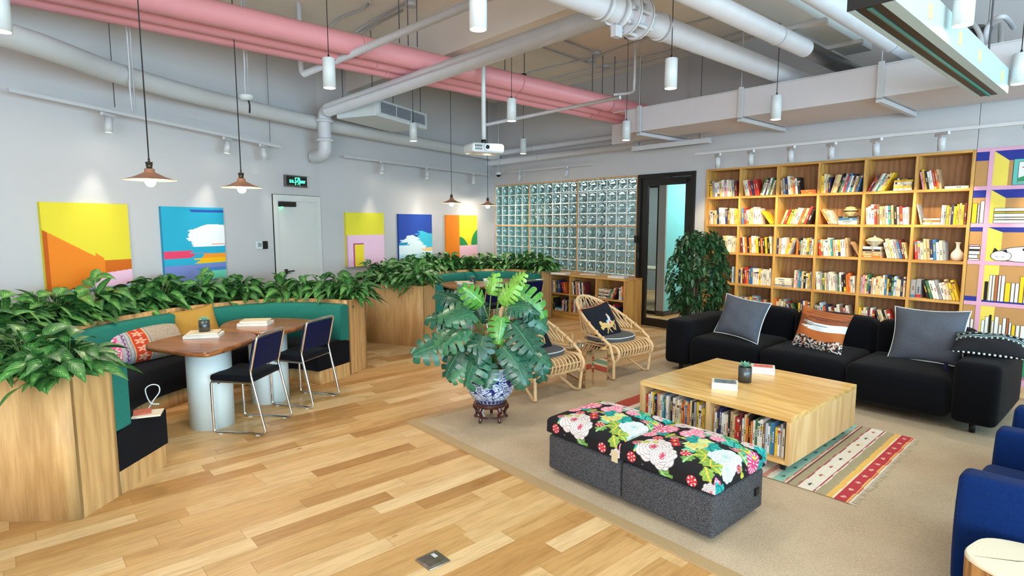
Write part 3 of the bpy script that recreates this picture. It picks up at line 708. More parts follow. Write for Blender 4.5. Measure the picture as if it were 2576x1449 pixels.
# copper cone pendants
def cone(px, py, label, z=1.975):
    p = P(px, py, z); t = thing('cone_pendant', label, 'pendant lamp', (p.x, p.y, z), 0, 'copper cone pendants')
    obj('lamp_shade', MB().lathe([(.18, 0), (.165, .004), (.11, .022), (.05, .052), (.036, .06), (.034, .085), (0, .087), (0, .083), (.03, .08), (.034, .056), (.11, .018), (.165, .0), (.18, 0)], 40), [M_copper], t)
    obj('shade_lining', MB().lathe([(.176, -.0005), (.11, .0165), (.05, .0455), (.028, .05)], 40), mat('shade_lining', '#f1ece0', .5), t)
    obj('socket', MB().cyl(0, 0, .086, .125, .02, .024, 16).cyl(0, 0, .125, .135, .026, n=16).cyl(0, 0, .135, .16, .008, n=8), mat('socket_metal', '#4a4238', .4, .6), t)
    obj('bulb', MB().lathe([(0, -.052), (.022, -.046), (.036, -.026), (.038, -.005), (.026, .02), (.014, .04)], 20), M_bulb, t)
    obj('cord', MB().bar((0, 0, .155), (0, 0, H4-z), .0045, 6), M_cord, t)
    l = D.lights.new('bulb_light', 'POINT'); l.energy = 13*LP; l.color = (1, .88, .7); l.shadow_soft_size = .05
    lo = D.objects.new('bulb_light', l); COL.objects.link(lo); lo.parent = t; lo.location = (0, 0, -.075)
cone(378, 453, 'nearest copper cone pendant, above the near cafe table'); cone(608, 472, 'copper cone pendant second from left, above the second cafe table')
cone(1136, 511, 'small far copper cone pendant, left one above the far booth'); cone(1227, 517, 'small far copper cone pendant, right one beside the glass blocks')

# track lights: a rail is one thing, each spotlight another
def track(pts, label, z, sup=()):
    q = [onwall(x, y, .2) if z is None else P(x, y, z) for x, y in pts]
    mb = MB()
    for a, b in zip(q, q[1:]): mb.beam(a, b, .035, .03)
    o = tag(obj('track_rail', mb, M_rail), label, 'track rail', 'lighting track rails'); return q
def spotl(px, py, z, label, aim, power=26, tilt_px=None, group='white track spotlights', r=.034, h=.13, col=(1, .78, .48), ss=52, bl=.7):
    p = onwall(px, py, .2) if z is None else P(px, py, z); z = p.z; t = thing('track_spotlight', label, 'spotlight', (p.x, p.y, z), 0, group)
    aim = Vector(aim); ap = Vector((p.x, p.y, z-.09))
    dr = (aim-ap).normalized(); vis = (dr*.35+Vector((0, 0, -1))*.65).normalized()
    R = vis.to_track_quat('-Z', 'Y').to_matrix().to_4x4(); M = Matrix.Translation((0, 0, -.06)) @ R
    obj('adapter', MB().box(-.012, .012, -.09, .09, -.045, -.016), M_rail, t, rz=0 if False else -TR*0)
    obj('bracket', MB().bar((0, 0, -.04), (0, 0, -.075), .006), M_rail, t)
    obj('housing', MB().lathe([(0, 0), (r, -.0), (r, -h), (r-.004, -h), (r-.004, -h+.01)], 20, M=M), M_rail, t)
    obj('lens', MB().lathe([(0, -h+.008), (r-.004, -h+.008)], 20, M=M), M_lamp, t)
    l = D.lights.new('spot_beam', 'SPOT'); l.energy = power*LP; l.spot_size = math.radians(ss); l.spot_blend = bl; l.color = col; l.shadow_soft_size = .03
    lo = D.objects.new('spot_beam', l); COL.objects.link(lo); lo.parent = t
    lo.location = Vector((0, 0, -.06))+vis*(h+.02); lo.rotation_euler = dr.to_track_quat('-Z', 'Y').to_euler()
track([(20, 226), (704, 370)], 'lighting track hung in front of the left wall, nearest the camera', None)
track([(867, 394), (1231, 441)], 'lighting track in front of the far half of the left wall', None)
track([(1285, 433), (1490, 413)], 'short lighting track in front of the glass block wall', 2.62)
track([(1750, 388), (2640, 303)], 'long lighting track in front of the tall bookcase', 2.545)
def wp_(px, py): return onwall(px, py, 0)
for (px, py, a, lab) in ((272, 300, (215, 650), 'track spotlight on the near left track, aimed at the yellow canvas'), (572, 360, (480, 640), 'tilted track spotlight in the middle of the near left track'), (662, 371, (740, 680), 'track spotlight at the end of the near left track')):
    spotl(px, {272: 281, 572: 343, 662: 361}[px], None, lab, wp_(*a), 20 if px != 662 else 9, col=(1, .9, .76), ss=42, bl=1)
for (px, py, a, lab) in ((961, 404, (917, 640), 'leftmost spotlight on the far left track'), (1075, 420, (1044, 630), 'middle spotlight on the far left track'), (1192, 435, (1160, 630), 'rightmost spotlight on the far left track')):
    spotl(px, py, None, lab, wp_(*a), 14, col=(1, .9, .78), ss=42, bl=1)
for (px, py, tt, lab) in ((1307, 430, -8.9, 'left spotlight on the track above the glass blocks'), (1426, 418, -7.9, 'right spotlight on the track above the glass blocks')):
    spotl(px, py, 2.62, lab, rm(tt, K0, 1.3), 30, col=(1, .86, .66))
for (px, py, tt, lab) in ((1806, 384, -4.2, 'first track spotlight from the door, above the bookcase'), (1889, 375, -3.7, 'second track spotlight from the door, above the bookcase'), (1990, 365, -3.2, 'third track spotlight from the door, above the bookcase'),
                          (2092, 356, -2.7, 'fourth track spotlight from the door, above the bookcase'), (2205, 345, -2.15, 'tilted fifth track spotlight from the door, above the bookcase'), (2371, 329, -1.65, 'sixth track spotlight from the door, near the mural'), (2600, 307, -.6, 'track spotlight above the mural at the right edge')):
    spotl(px, py, 2.545, lab, rm(tt, K0, 1.62), 30*LB, col=(1, .78, .42), ss=66)

# ceiling air conditioner
p0, p1, p2 = P(945, 290, 3.0), P(1075, 326, 3.0), P(880, 297, 3.0)
rz = math.atan2(p1.y-p0.y, p1.x-p0.x); L = (p1-p0).length
t = thing('air_conditioner', 'white ceiling-hung air conditioner with a dark slatted grille', 'air conditioner', (p0.x, p0.y, 3.0), rz)
obj('case', MB().box(0, L, 0, .62, 0, .22), M_white, t, bevel=.01)
obj('grille_frame', MB().box(.04, L-.06, -.015, -.001, .035, .2), M_white, t)
mb = MB().box(.07, L-.09, -.018, -.0151, .05, .185); g = obj('grille_recess', mb, mat('grille_dark', '#33435a', .6), t)
mb = MB()
for i in range(8): mb.box(.07, L-.09, -.026, -.0181, .056+i*.0165, .0605+i*.0165)
for i in range(4): mb.box(.07+(L-.16)*i/3-.002, .07+(L-.16)*i/3+.002, -.027, -.0181, .05, .185)
obj('grille_slats', mb, M_white, t)
mb = MB()
for x in (.05, L-.05):
    for y in (.08, .55): mb.bar((x, y, .22), (x, y, H4-3.0), .006, 6)
obj('hanging_rods', mb, M_wire, t)
# projector on its pole
p = P(1217, 372, 2.5); t = thing('projector', 'white ceiling projector hanging on a white pole', 'projector', (p.x, p.y, 2.43), math.radians(-62))
obj('body', MB().rbox((0, 0, .055), (.14, .2, .055), .035, 3), M_white, t)
obj('lens_ring', MB().tube([(.135, -.03, .06), (.165, -.03, .06)], .04, 24), M_white, t)
obj('lens', MB().tube([(.16, -.03, .06), (.167, -.03, .06)], .024, 20), mat('lens_glass', '#0a1c33', .05, coat=1), t)
mb = MB()
for i in range(5): mb.box(.141, .143, -.17+i*.018, -.16+i*.018, .03, .05).box(.141, .143, -.17+i*.018, -.16+i*.018, .06, .085)
obj('vents', mb, M_blk, t)
obj('mount', MB().beam((0, -.1, .115), (0, .1, .115), .03, .012).beam((-.09, 0, .115), (.09, 0, .115), .03, .012).cyl(0, 0, .11, .16, .03), M_blk, t)
obj('pole', MB().cyl(0, 0, .16, H4-2.43, .024, n=16).cyl(0, 0, 1.0, 1.06, .03, n=16), M_white, t)
# projection screen case
A_ = P(2165, 22, 2.72); B_ = P(2478, 243, 2.72); rz = math.atan2(B_.y-A_.y, B_.x-A_.x); L = (B_-A_).length
t = thing('projection_screen_case', 'long white projection screen case with a black slot and yellow tapes, top right', 'projection screen', (A_.x, A_.y, 2.72), rz)
obj('case', MB().box(0, L, -.15, .06, .012, .19).box(0, L, -.15, -.09, 0, .012).box(0, L, .03, .06, 0, .012), mat('screen_case_enamel', '#b3c6c8', .5, nz=.02), t)
obj('slot', MB().box(.01, L-.01, -.088, .028, .003, .0119), M_blk, t)
obj('screen_roller', MB().tube([(.03, -.03, .003), (L-.03, -.03, .003)], .012, 10), mat('screen_edge', '#2f6a5a', .4), t)
for i, f in enumerate((.2, .43, .62, .9)): obj('yellow_tape', MB().box(L*f-.035, L*f+.035, -.153, -.1501, .05, .13), mat('yellow_tape', '#d8cc88', .6), t)
obj('end_cap', MB().box(-.006, 0, -.152, .062, 0, .192), M_blk, t)
mb = MB()
for x in (.4, L-.3): mb.bar((x, -.05, .19), (x, -.05, H4-2.72), .007, 6)
obj('hanging_rods', mb, M_wire, t)
# black speaker box and white cable loops, top right
p = P(2405, 112, 3.35); t = thing('ceiling_speaker', 'black square speaker box tilted under the ceiling at top right', 'speaker', (p.x, p.y, 3.33), TR+.35)
M_ = Matrix.Rotation(math.radians(18), 4, 'X')
obj('speaker_body', MB().box(-.22, .22, -.24, .24, 0, .16, M=M_), M_black, t, bevel=.01)
obj('mounting_arm', MB().bar((0, 0, .14), (0, 0, H4-3.33), .015), M_black, t)
def wires(name, label, pts, z, r, m=None):
    q = [P(x, y, z_) for (x, y), z_ in zip(pts, z)]; tag(obj(name, MB().tube(crom(q, 6), r, 8), m or M_pipe), label, 'cable')
wires('cable_conduit', 'white flexible conduit arching at the top right corner, outer loop', [(2478, 215), (2478, 110), (2490, 60), (2525, 42), (2550, 70)], (3.0, 3.25, 3.4, 3.42, 3.4), .022)
wires('cable_conduit', 'white flexible conduit dropping to the screen case end', [(2466, 212), (2470, 120), (2462, 80), (2440, 50)], (2.95, 3.2, 3.35, 3.5), .02)
wires('drain_pipe', 'white elbowed drain pipe by the speaker box', [(2420, 155), (2500, 140), (2518, 128), (2518, 100), (2518, 60)], (3.15, 3.15, 3.18, 3.3, 3.6), .024)
# dome camera in the corner
p = P(1254, 437, 2.6); t = thing('security_camera', 'small white dome camera with black lens in the far corner', 'camera', (p.x, p.y, 2.55)); obj('housing', MB().lathe([(.05, .03), (.055, .05), (.05, .08), (.02, .09), (0, .09)], 18), M_white, t); obj('dome', MB().lathe([(0, -.015), (.025, -.008), (.042, .015), (.045, .03)], 18), M_blk, t)
obj('drop_pole', MB().cyl(0, 0, .09, H4-2.55, .009, n=8), M_pipe, t)
# slim linear bar under the duct end
A_, B_ = P(1600, 372, 2.72), P(1742, 368, 2.72); mb = MB().box(0, 1.25, -.05, .05, 0, .06).box(-.02, 1.27, -.07, .07, .06, .065); rzz = TR; p = P(1612, 375, 2.72)
t = thing('ceiling_vent', 'slim white linear vent tray under the rounded duct end', 'vent', rm(-5.45, 7.25, 2.72), TR); obj('tray', mb, M_rail, t); obj('slot', MB().box(.1, 1.15, -.02, .02, -.004, -.001), M_galv, t)
mb = MB().bar((.1, 0, .06), (.1, 0, 1.3), .005, 5).bar((1.1, 0, .06), (1.1, 0, 1.3), .005, 5); obj('hanging_rods', mb, M_wire, t)
# ---------------------------------------------------------------- booths: planter wall, backrest, seat
M_booth = wood('booth_oak', '#b88c57', '#d6aa72', 'z', 1.0, .5)
def strip(mb, A, B, z0, z1, mi=0, smooth=True):
    n = len(A)
    vs = [(p[0],p[1],z) for z in (z0, z1) for L in (A, B) for p in L]
    a0, b0, a1, b1 = 0, n, 2*n, 3*n; fs = []; fl = []
    for i in range(n-1):
        fs += [(a0+i, a0+i+1, a1+i+1, a1+i), (b0+i+1, b0+i, b1+i, b1+i+1)]
        fl += [(a1+i, a1+i+1, b1+i+1, b1+i), (b0+i, b0+i+1, a0+i+1, a0+i)]
    mb.add(vs, fs, mi, smooth); mb.add(vs, fl+[(a0, a1, b1, b0), (a0+n-1, b0+n-1, b1+n-1, a1+n-1)], mi, False)
def offs(A, d, ext=0):
    out = []
    for i, p in enumerate(A):
        t = (A[min(i+1, len(A)-1)]-A[max(i-1, 0)]).normalized(); out.append(p+Vector((-t.y, t.x, 0))*-d)
    return out
def cushion_strip(mb, A, B, z0, z1, r, mi=0):   # rounded upholstered strip between A and B
    n = len(A); prof = [(0, z0), (0, z1-r), (.12, z1-r*.35), (.3, z1), (.7, z1), (.88, z1-r*.35), (1, z1-r), (1, z0)]
    m = len(prof); vs = [A[i].lerp(B[i], f).to_tuple()[:2]+(z,) for i in range(n) for f, z in prof]
    fs = [(i*m+j, i*m+j+1, (i+1)*m+j+1, (i+1)*m+j) for i in range(n-1) for j in range(m-1)]+[(i*m, (i+1)*m, (i+1)*m+m-1, i*m+m-1) for i in range(n-1)]
    mb.add(vs, fs, mi, True); mb.add(vs, [tuple(range(m))[::-1], tuple((n-1)*m+j for j in range(m))], mi, False)
def booth(inner, outer, lab, seat_d, ends=(0, 1), seams=(.3, .62), corner=None):
    N = 49; I = resample(crom([(*p, 0) for p in inner], 8), N); O = resample(crom([(*p, 0) for p in outer], 8), N)
    O = resample([Vector((*p, 0)) for p in outer] if corner else O, N) if False else O
    c = Vector((sum(p.x for p in I)/N, sum(p.y for p in I)/N, 0)); base = Vector((c.x, c.y, 0))
    sgn = 1 if (offs(I, .1)[N//2]-c).length < (I[N//2]-c).length else -1
    l_ = lambda L: [p-base for p in L]
    t = thing('booth_sofa', lab[0], 'booth seat', base)
    pl = thing('planter_wall', lab[1], 'planter', base)
    mb = MB(); wall = .022
    # hollow planter: outer skin, inner skin, end caps, floor of soil
    def mix_(f): return [a.lerp(b, f) for a, b in zip(l_(I), l_(O))]
    strip(mb, mix_(0), mix_(.07), 0, .82); strip(mb, mix_(.93), mix_(1), 0, .82)
    for e in (0, 1):
        a, b = (mix_(0)[0], mix_(1)[0]) if e == 0 else (mix_(0)[-1], mix_(1)[-1]); d = (mix_(0)[1]-mix_(0)[0]).normalized()*.022 if e == 0 else (mix_(0)[-2]-mix_(0)[-1]).normalized()*.022
        mb.prism([a, b, b+d, a+d], .0, .8201)
    obj('planter_box', mb, M_booth, pl)
    mb = MB(); strip(mb, mix_(.08)[1:-1], mix_(.92)[1:-1], .6, .76); obj('soil', mb, M_soil, pl)
    # seat parts
    Il = l_(I); g = .004
    back0 = offs(Il, sgn*g); back1 = offs(Il, sgn*.13); 
    segs = [0]+[int(s_*(N-1)) for s_ in seams]+[N-1]
    for a, b in zip(segs, segs[1:]):
        mb = MB(); cushion_strip(mb, back0[a:b+1], back1[a:b+1], .40, .785, .03); obj('backrest', mb, M_green, t)
    s0 = offs(Il, sgn*g); s1 = [p for p in offs(Il, sgn*seat_d)]
    # smooth the tight inner edge
    s1 = resample(crom(s1[::4]+([s1[-1]] if (N-1) % 4 else []), 4), N)
    for a, b in zip(segs, segs[1:]):
        mb = MB(); cushion_strip(mb, s0[a:b+1], s1[a:b+1], .145, .41, .03); obj('seat', mb, M_navyseat, t)
    mb = MB(); strip(mb, offs(Il, sgn*.01), [p.lerp(q, .93) for p, q in zip(s0, s1)], 0, .144); obj('plinth', mb, M_booth, t)
    return I, O, sgn
IN1 = [(-2.385,3.355),(-2.85,3.40),(-3.22,3.65),(-3.47,4.15),(-3.55,4.75),(-3.42,5.35),(-3.12,5.90),(-2.72,6.24),(-2.2,6.32),(-1.763,6.15)]
OUT1 = [(-2.406,3.057),(-2.98,3.05),(-3.5,3.3),(-3.80,3.9),(-3.92,4.7),(-3.79,5.5),(-3.45,6.15),(-2.9,6.6),(-2.25,6.72),(-1.667,6.5)]
booth1 = booth(IN1, OUT1, ('curved booth seat with green back and black seat, nearest the camera', 'curved oak planter wall behind the near booth'), .47)
IN2 = [(-1.061,7.96),(-1.33,8.3),(-1.47,8.85),(-1.36,9.47),(-1.02,10.08),(-.40,10.42),(.18,10.25),(.50,9.86)]
OUT2 = [(-1.171,7.545),(-1.37,7.622),(-1.67,7.74),(-1.90,7.83),(-2.08,8.02),(-2.04,8.75),(-1.75,9.62),(-1.25,10.42),(-.45,10.83),(.35,10.60),(.70,10.05)]
booth2 = booth(IN2, OUT2, ('curved booth seat with green back, far one in the room corner', 'curved oak planter wall around the far booth'), .47)

# ---------------------------------------------------------------- foliage
def leafmat(name, dark, mid, pale, var=.5, rough=.4):
    s = NT(name); s.set(Roughness=rough); s.b.inputs['Specular IOR Level'].default_value = .45
    tc = s.n('ShaderNodeTexCoord'); sp = s.n('ShaderNodeSeparateXYZ'); s.link(tc.outputs['UV'], sp.inputs[0])
    u = s.math('ABSOLUTE', s.math('SUBTRACT', sp.outputs[0], .5)); v = sp.outputs[1]
    geo = s.n('ShaderNodeNewGeometry'); rnd = geo.outputs['Random Per Island']
    nz = s.noise(s.coord(), 35, 2)
    ve = s.math('SINE', s.math('ADD', s.math('MULTIPLY', v, 46), s.math('MULTIPLY', u, -40)))
    f = s.math('ADD', s.math('MULTIPLY', ve, .12), s.math('ADD', s.math('MULTIPLY', nz, .5), s.math('MULTIPLY', s.math('SUBTRACT', .5, u), var)))
    col = s.ramp(f, [(.25, dark), (.55, mid), (.85, pale)])
    br = s.ramp(rnd, [(0, (.55, .62, .5)), (.5, (.95, 1, .9)), (1, (1.5, 1.45, 1.15))])
    s.base(s.mix(1, col, br, 'MULTIPLY')); s.b.inputs['Subsurface Weight'].default_value = 0
    return s.m
M_lily = leafmat('variegated_leaf', '#2a5a30', '#568d48', '#ccd8a4', .6)
M_stem = mat('green_stem', '#5c7a3c', .5)
def leaf(mb, base, d, L, W, droop, twist=0, fold=.25, nu=4, nv=7, mi=0):
    d = Vector(d).normalized(); side = d.cross(Vector((0,0,1)))
    side = side.normalized() if side.length > .05 else Vector((1,0,0))
    side = Matrix.Rotation(twist, 3, d) @ side; up = side.cross(d).normalized()
    vs = []; uv = []
    for j in range(nv+1):
        v = j/nv; w = W*(math.sin(math.pi*min(1, v**.72))**.9)*(1-.15*v) if 0 < v < 1 else (.0 if v else .02*W)
        c = Vector(base)+d*(L*v)+up*(0)+Vector((0,0,-1))*(droop*L*v*v)
        for i in range(nu+1):
            u = i/nu*2-1; vs.append(c+side*(w*u/1.0*.5)+up*(abs(u)*w*fold*.5)); uv.append(((u+1)/2, v))
    fs = [(j*(nu+1)+i, j*(nu+1)+i+1, (j+1)*(nu+1)+i+1, (j+1)*(nu+1)+i) for j in range(nv) for i in range(nu)]
    mb.add(vs, fs, mi, True, uv)
def clump_mesh(seed, n=30, H=.29, R=.14, Ls=.19):
    rd = random.Random(seed); mb = MB()
    for i in range(n):
        a = rd.uniform(0, 2*math.pi); q = rd.random()**.6; el = rd.uniform(.25, 1.0)
        hh = H*(.3+.7*rd.random())*(1-.45*q); r_ = R*q
        tip = Vector((math.cos(a)*r_, math.sin(a)*r_, hh)); b = Vector((rd.uniform(-.03,.03), rd.uniform(-.03,.03), -.02))
        mid = b.lerp(tip, .5)+Vector((0,0,.04)); mb.tube([b, mid, tip], .0028, 4, mi=1, caps=False)
        L = Ls*rd.uniform(.7, 1.25); leaf(mb, tip, (math.cos(a+rd.uniform(-.6,.6))*(.6+q), math.sin(a+rd.uniform(-.6,.6))*(.6+q), rd.uniform(.0, 1.6)*(1.2-q)), L, L*rd.uniform(.42, .56), rd.uniform(.25, .75), rd.uniform(-.6, .6))
    return mb
clumps = []
for i in range(5):
    me = clump_mesh(i+1, 40).mesh('peace_lily', merge=False); me.materials.append(M_lily); me.materials.append(M_stem); clumps.append(me)
def plant_row(I, O, label, group, n, skip=(), seed=0, big=()):
    rd = random.Random(seed); N = len(I)
    for i in range(n):
        f = (i+.5)/n; j = min(N-2, int(f*(N-1))); fr = f*(N-1)-j
        a = I[j].lerp(I[j+1], fr); b = O[j].lerp(O[j+1], fr)
        for q in ((.64,) if i % 2 else (.52, .86)):
            p = a.lerp(b, q); o = D.objects.new('peace_lily', rd.choice(clumps)); COL.objects.link(o)
            o.location = (p.x, p.y, .755); o.rotation_euler = (0, 0, rd.uniform(0, 6.28)); s_ = rd.uniform(.85, 1.12)*(1.12 if i in big else 1.08); o.scale = (s_, s_, s_*rd.uniform(.98, 1.25)*(1 if i not in big else .9))
            tag(o, label, 'plant', group)
plant_row(booth1[0], booth1[1], 'variegated leafy plant growing in the oak planter of the near booth', 'leafy plants in the near planter', 27, seed=3, big=(0,1,2,3))
plant_row(booth2[0], booth2[1], 'variegated leafy plant growing in the oak planter of the far booth', 'leafy plants in the far planter', 23, seed=5)

# ---------------------------------------------------------------- booth tables
def rtable(pts, ped, lab, z=.71, rad=.06):
    c = Vector((ped[0], ped[1], 0)); t = thing('cafe_table', lab, 'table', c)
    pp = [Vector((x, y, 0))-c for x, y in pts]; P_ = []
    for i, p in enumerate(pp):
        a = pp[i-1]; b = pp[(i+1) % len(pp)]
        P_.append(p)
    C = crom(P_, 6, closed=True)
    cen = sum(C, Vector())/len(C)
    area_ = sum(C[i-1].x*C[i].y-C[i].x*C[i-1].y for i in range(len(C)))
    if area_ < 0: C = C[::-1]
    inn = [p+(cen-p).normalized()*.006 for p in C]
    mb = MB().prism(C, z-.036, z-.006, smooth=True); n = len(C)
    mb.add([(p.x,p.y,z-.006) for p in C]+[(p.x,p.y,z) for p in inn], [(i,(i+1)%n,n+(i+1)%n,n+i) for i in range(n)]+[tuple(range(n, 2*n))], 0)
    obj('tabletop', mb, M_walnut, t)
    obj('pedestal', MB().cyl(0, 0, 0, z-.037, .168, n=40), mat('pale_pedestal_lacquer', '#dce9eb', .35, nz=.01), t)
    return t
rtable([(-2.86,4.42),(-2.56,4.23),(-2.27,4.12),(-2.19,4.20),(-2.12,4.64),(-2.24,4.88),(-2.57,4.97),(-2.78,4.84)], (-2.47,4.60), 'walnut-topped cafe table in the near booth, closest to the camera')
rtable([(-2.64,5.13),(-2.72,5.5),(-2.55,5.66),(-2.05,5.62),(-1.93,5.45),(-1.97,5.06),(-2.12,4.92),(-2.38,4.98)], (-2.27,5.27), 'second walnut-topped cafe table in the near booth, farther one')
rtable([(-1.12,8.93),(-.98,8.55),(-.78,8.36),(-.42,8.50),(-.30,8.72),(-.45,9.25),(-.72,9.35),(-1.0,9.25)], (-.74,8.83), 'walnut-topped cafe table in the far booth, left one')
rtable([(-.40,9.45),(-.28,9.05),(.02,8.95),(.14,9.2),(.10,9.6),(-.15,9.78),(-.34,9.7)], (-.12,9.36), 'walnut-topped cafe table in the far booth, right one')

# ---------------------------------------------------------------- chrome sled chairs
def sled_chair(loc, rz, label, fab_back, fab_seat):
    t = thing('cafe_chair', label, 'chair', loc, rz, 'chrome sled chairs at the booth tables'); W = .205; mb = MB(); r = .0105
    top = [(-.175, y, .79) for y in (-W+.05, 0, W-.05)]
    def side(s_):
        return crom([(-.178, s_*(W-.06), .785), (-.176, s_*(W-.015), .775), (-.168, s_*W, .74), (-.12, s_*W, .54), (-.112, s_*W, .50), (-.13, s_*W, .40), (-.205, s_*W, .07), (-.205, s_*W, .028), (-.175, s_*W, .0115), (-.1, s_*W, .0115), (.13, s_*W, .0115), (.19, s_*W, .0115), (.215, s_*W, .03), (.218, s_*W, .08), (.222, s_*W, .37), (.215, s_*W, .405), (.185, s_*W, .42), (-.06, s_*W, .418), (-.12, s_*W, .418)], 4)
    L = side(-1); R_ = side(1); mb.tube(L[::-1]+[(-.18, 0, .787)]+R_, r, 8)
    f = obj('chair_frame', mb, M_chrome, t)
    obj('crossbar', MB().bar((.16, -W, .41), (.16, W, .41), .008).bar((-.08, -W, .41), (-.08, W, .41), .008), M_chrome, t)
    mb = MB()
    for s_ in (-1, 1):
        for x in (-.15, .16): mb.box(x-.015, x+.015, s_*W-.01, s_*W+.01, 0, .005)
    obj('glides', mb, mat('clear_glide', '#c9cfd0', .2), t)
    def fb(p): return Vector((p.x-.0-(p.z)*.22, p.y, p.z))
    obj('backrest', MB().rbox((-.128, 0, .635), (.022, W-.004, .125), .02, 3, fn=lambda p: Vector((p.x-p.z*.22+.008*(1-(p.y/W)**2), p.y, p.z))), fab_back, t)
    obj('seat', MB().rbox((.055, 0, .445), (.185, W-.004, .026), .022, 3, puff=(0,0,.01)), fab_seat, t)
    return t
ch = sled_chair((-2.105, 4.565, 0), math.radians(173), 'navy-backed chrome chair at the near cafe table, closest to the camera', M_navy, M_navyseat)
dup(ch, (-1.915, 5.235, 0), math.radians(164), 'navy-backed chrome chair at the second cafe table beside the booth end')
dup(ch, (-.30, 8.33, 0), math.radians(128), 'dark chrome chair at the left far booth table, behind the monstera')
dup(ch, (.22, 8.85, 0), math.radians(130), 'dark chrome chair at the right far booth table, partly hidden by the tall monstera leaf')

# ---------------------------------------------------------------- cushions
def pillow_mesh(w, h, th, n=22, pinch=.10, crease=0, seed=0):
    rd = np.random.RandomState(seed)
    def f(u, v, s_):
        x, y = u*2-1, v*2-1; e = (1-abs(x)**2.6)*(1-abs(y)**2.6)
        z = s_*th*.6*(max(0, e)**.6)
        z += s_*crease*e*math.sin(7*x+3*y+seed)*math.cos(5*y-2*x)*.5
        k = 1-pinch*(1-x*x)*abs(y)**2; m_ = 1-pinch*(1-y*y)*abs(x)**2
        return (x*w*.5*m_, y*h*.5*k, z)
    return f
def pillow(name, label, p, w, h, th, R, m, piping=None, group=None, seed=0, colf=None, crease=.012, back=None, n=26):
    f = pillow_mesh(w, h, th, crease=crease, seed=seed)
    t = thing(name, label, 'cushion', p, 0, group); t.rotation_mode = 'QUATERNION'; t.rotation_quaternion = R.to_quaternion()
    if colf:
        N = 150; F = np.vectorize(lambda u, v: f(u, v, 1))
        o = painted('cushion_front', N, N, F, colf, vpaint('cushion_paint', .85, bump=.2, bs=400), t)
        mb = MB().grid(n, n, lambda u, v: f(u, v, -1), flip=True); obj('cushion_back', mb, back or m, t)
    else:
        mb = MB().grid(n, n, lambda u, v: f(u, v, 1)).grid(n, n, lambda u, v: f(u, v, -1), flip=True); obj('cushion_cover', mb, m, t)
    if piping:
        e = [f(i/16, 0, 1) for i in range(16)]+[f(1, i/16, 1) for i in range(16)]+[f(1-i/16, 1, 1) for i in range(16)]+[f(0, 1-i/16, 1) for i in range(16)]
        obj('piping', MB().tube(e, .006, 6, closed=True), piping, t)
    return t
def basis(right, up):   # pillow plane: x along right, y along up, z the face normal
    r_ = Vector(right).normalized(); u = Vector(up); u = (u-r_*u.dot(r_)).normalized(); nn = r_.cross(u)
    return Matrix((r_, u, nn)).transposed()
def stripes(u, v):
    r = np.tile(cl('#b9b8bd'), (len(u), 1)); put(r, (np.modf(u*34)[0] < .2) & (u < .62), '#6c7280')
    nz = hsh(np.floor(u*90)*1.3+np.floor(v*40)*7.7); r[nz > .8] *= .86
    w_ = .008*np.sin(v*60)
    for c, ww, col, c2_ in ((.1, .012, '#8a3f8f', 0), (.33, .008, '#8a3f8f', 0)): put(r, np.abs(u-c+w_) < ww, col)
    put(r, np.abs(u-.235) < .048, '#e0559a'); put(r, (np.abs(u-.235) < .045) & (hsh(np.floor(u*70)*3.1+np.floor(v*30)*5.3) > .62), '#f3d7c9'); put(r, (np.abs(u-.235) < .035) & (hsh(np.floor(u*60)+np.floor(v*26)*9) > .8), '#b51e5e')
    put(r, np.abs(u-.47) < .075, '#e8a23a'); put(r, np.abs(u-.47) < .066, '#c8442c')
    vv = np.modf(v*5)[0]-.5; uu = (u-.47)/.066; th_ = np.arctan2(vv*2, uu); rr = np.hypot(vv*2, uu)
    put(r, (np.abs(u-.47) < .066) & (rr < .62+.25*np.cos(5*th_)), '#f0b59a'); put(r, (np.abs(u-.47) < .066) & (rr < .2), '#d8653c')
    put(r, u > .56, '#b5a898'); r[(u > .6) & (nz > .85)] *= .8; return r
# long printed cushion lying along the near booth
a = Vector((-3.10, 4.10, .56)); b = Vector((-3.27, 4.98, .56))
pillow('printed_cushion', 'long printed cushion with pink and orange flower stripes on the near booth', P(346, 868, .56), 1.0, .36, .17, basis(P(450, 850, .55)-P(262, 888, .55), (-.55, 0, .84)), M_paper, colf=stripes, back=M_paper)
M_must = fabric('mustard_fabric', '#c39a4c', '#a87f37', 300)
pillow('mustard_cushion', 'mustard cushion propped against the near booth backrest', Vector((-3.10, 5.60, .635)), .42, .40, .15, basis((.62, .78, .1), (-.3, .2, .9)), M_must, seed=3)
M_dkc = fabric('charcoal_fabric', '#3a3b40', '#222326', 300)
pillow('dark_cushion', 'dark grey cushion against the far booth backrest', P(1122, 704, .66), .42, .36, .13, basis((.5, .85, .0), (-.3, .2, .9)), M_dkc, seed=4)
pillow('dark_cushion', 'black satin cushion under the far left cafe table', Vector((-1.06, 8.95, .55)), .40, .3, .12, basis((.25, .95, .0), (-.5, .1, .85)), M_dkc, seed=5)
# things lying on the near end of the booth
t = thing('paper_booklet', 'white booklet on the near booth seat end', 'booklet', (-2.36, 3.64, .411), .4); obj('cover', MB().box(-.09, .07, -.07, .07, 0, .01), M_paper, t)
o = tag(obj('red_notebook', MB().box(-.07, .03, -.05, .05, 0, .01), mat('brick_red_cover', '#b5543f', .6), None, (-2.39, 3.65, .4215), .55), 'thin brick red notebook on top of the white booklet on the booth', 'notebook')
tag(obj('white_cable', MB().tube(crom([(0,0,0),(.02,.03,.05),(.05,.05,.10),(.04,.06,.14),(0,.05,.15),(-.03,.03,.12),(.01,.01,.04),(.05,.04,.02)], 6), .004, 6), M_white, None, (-2.42, 3.72, .42)), 'looped white cable standing up on the near booth seat', 'cable')

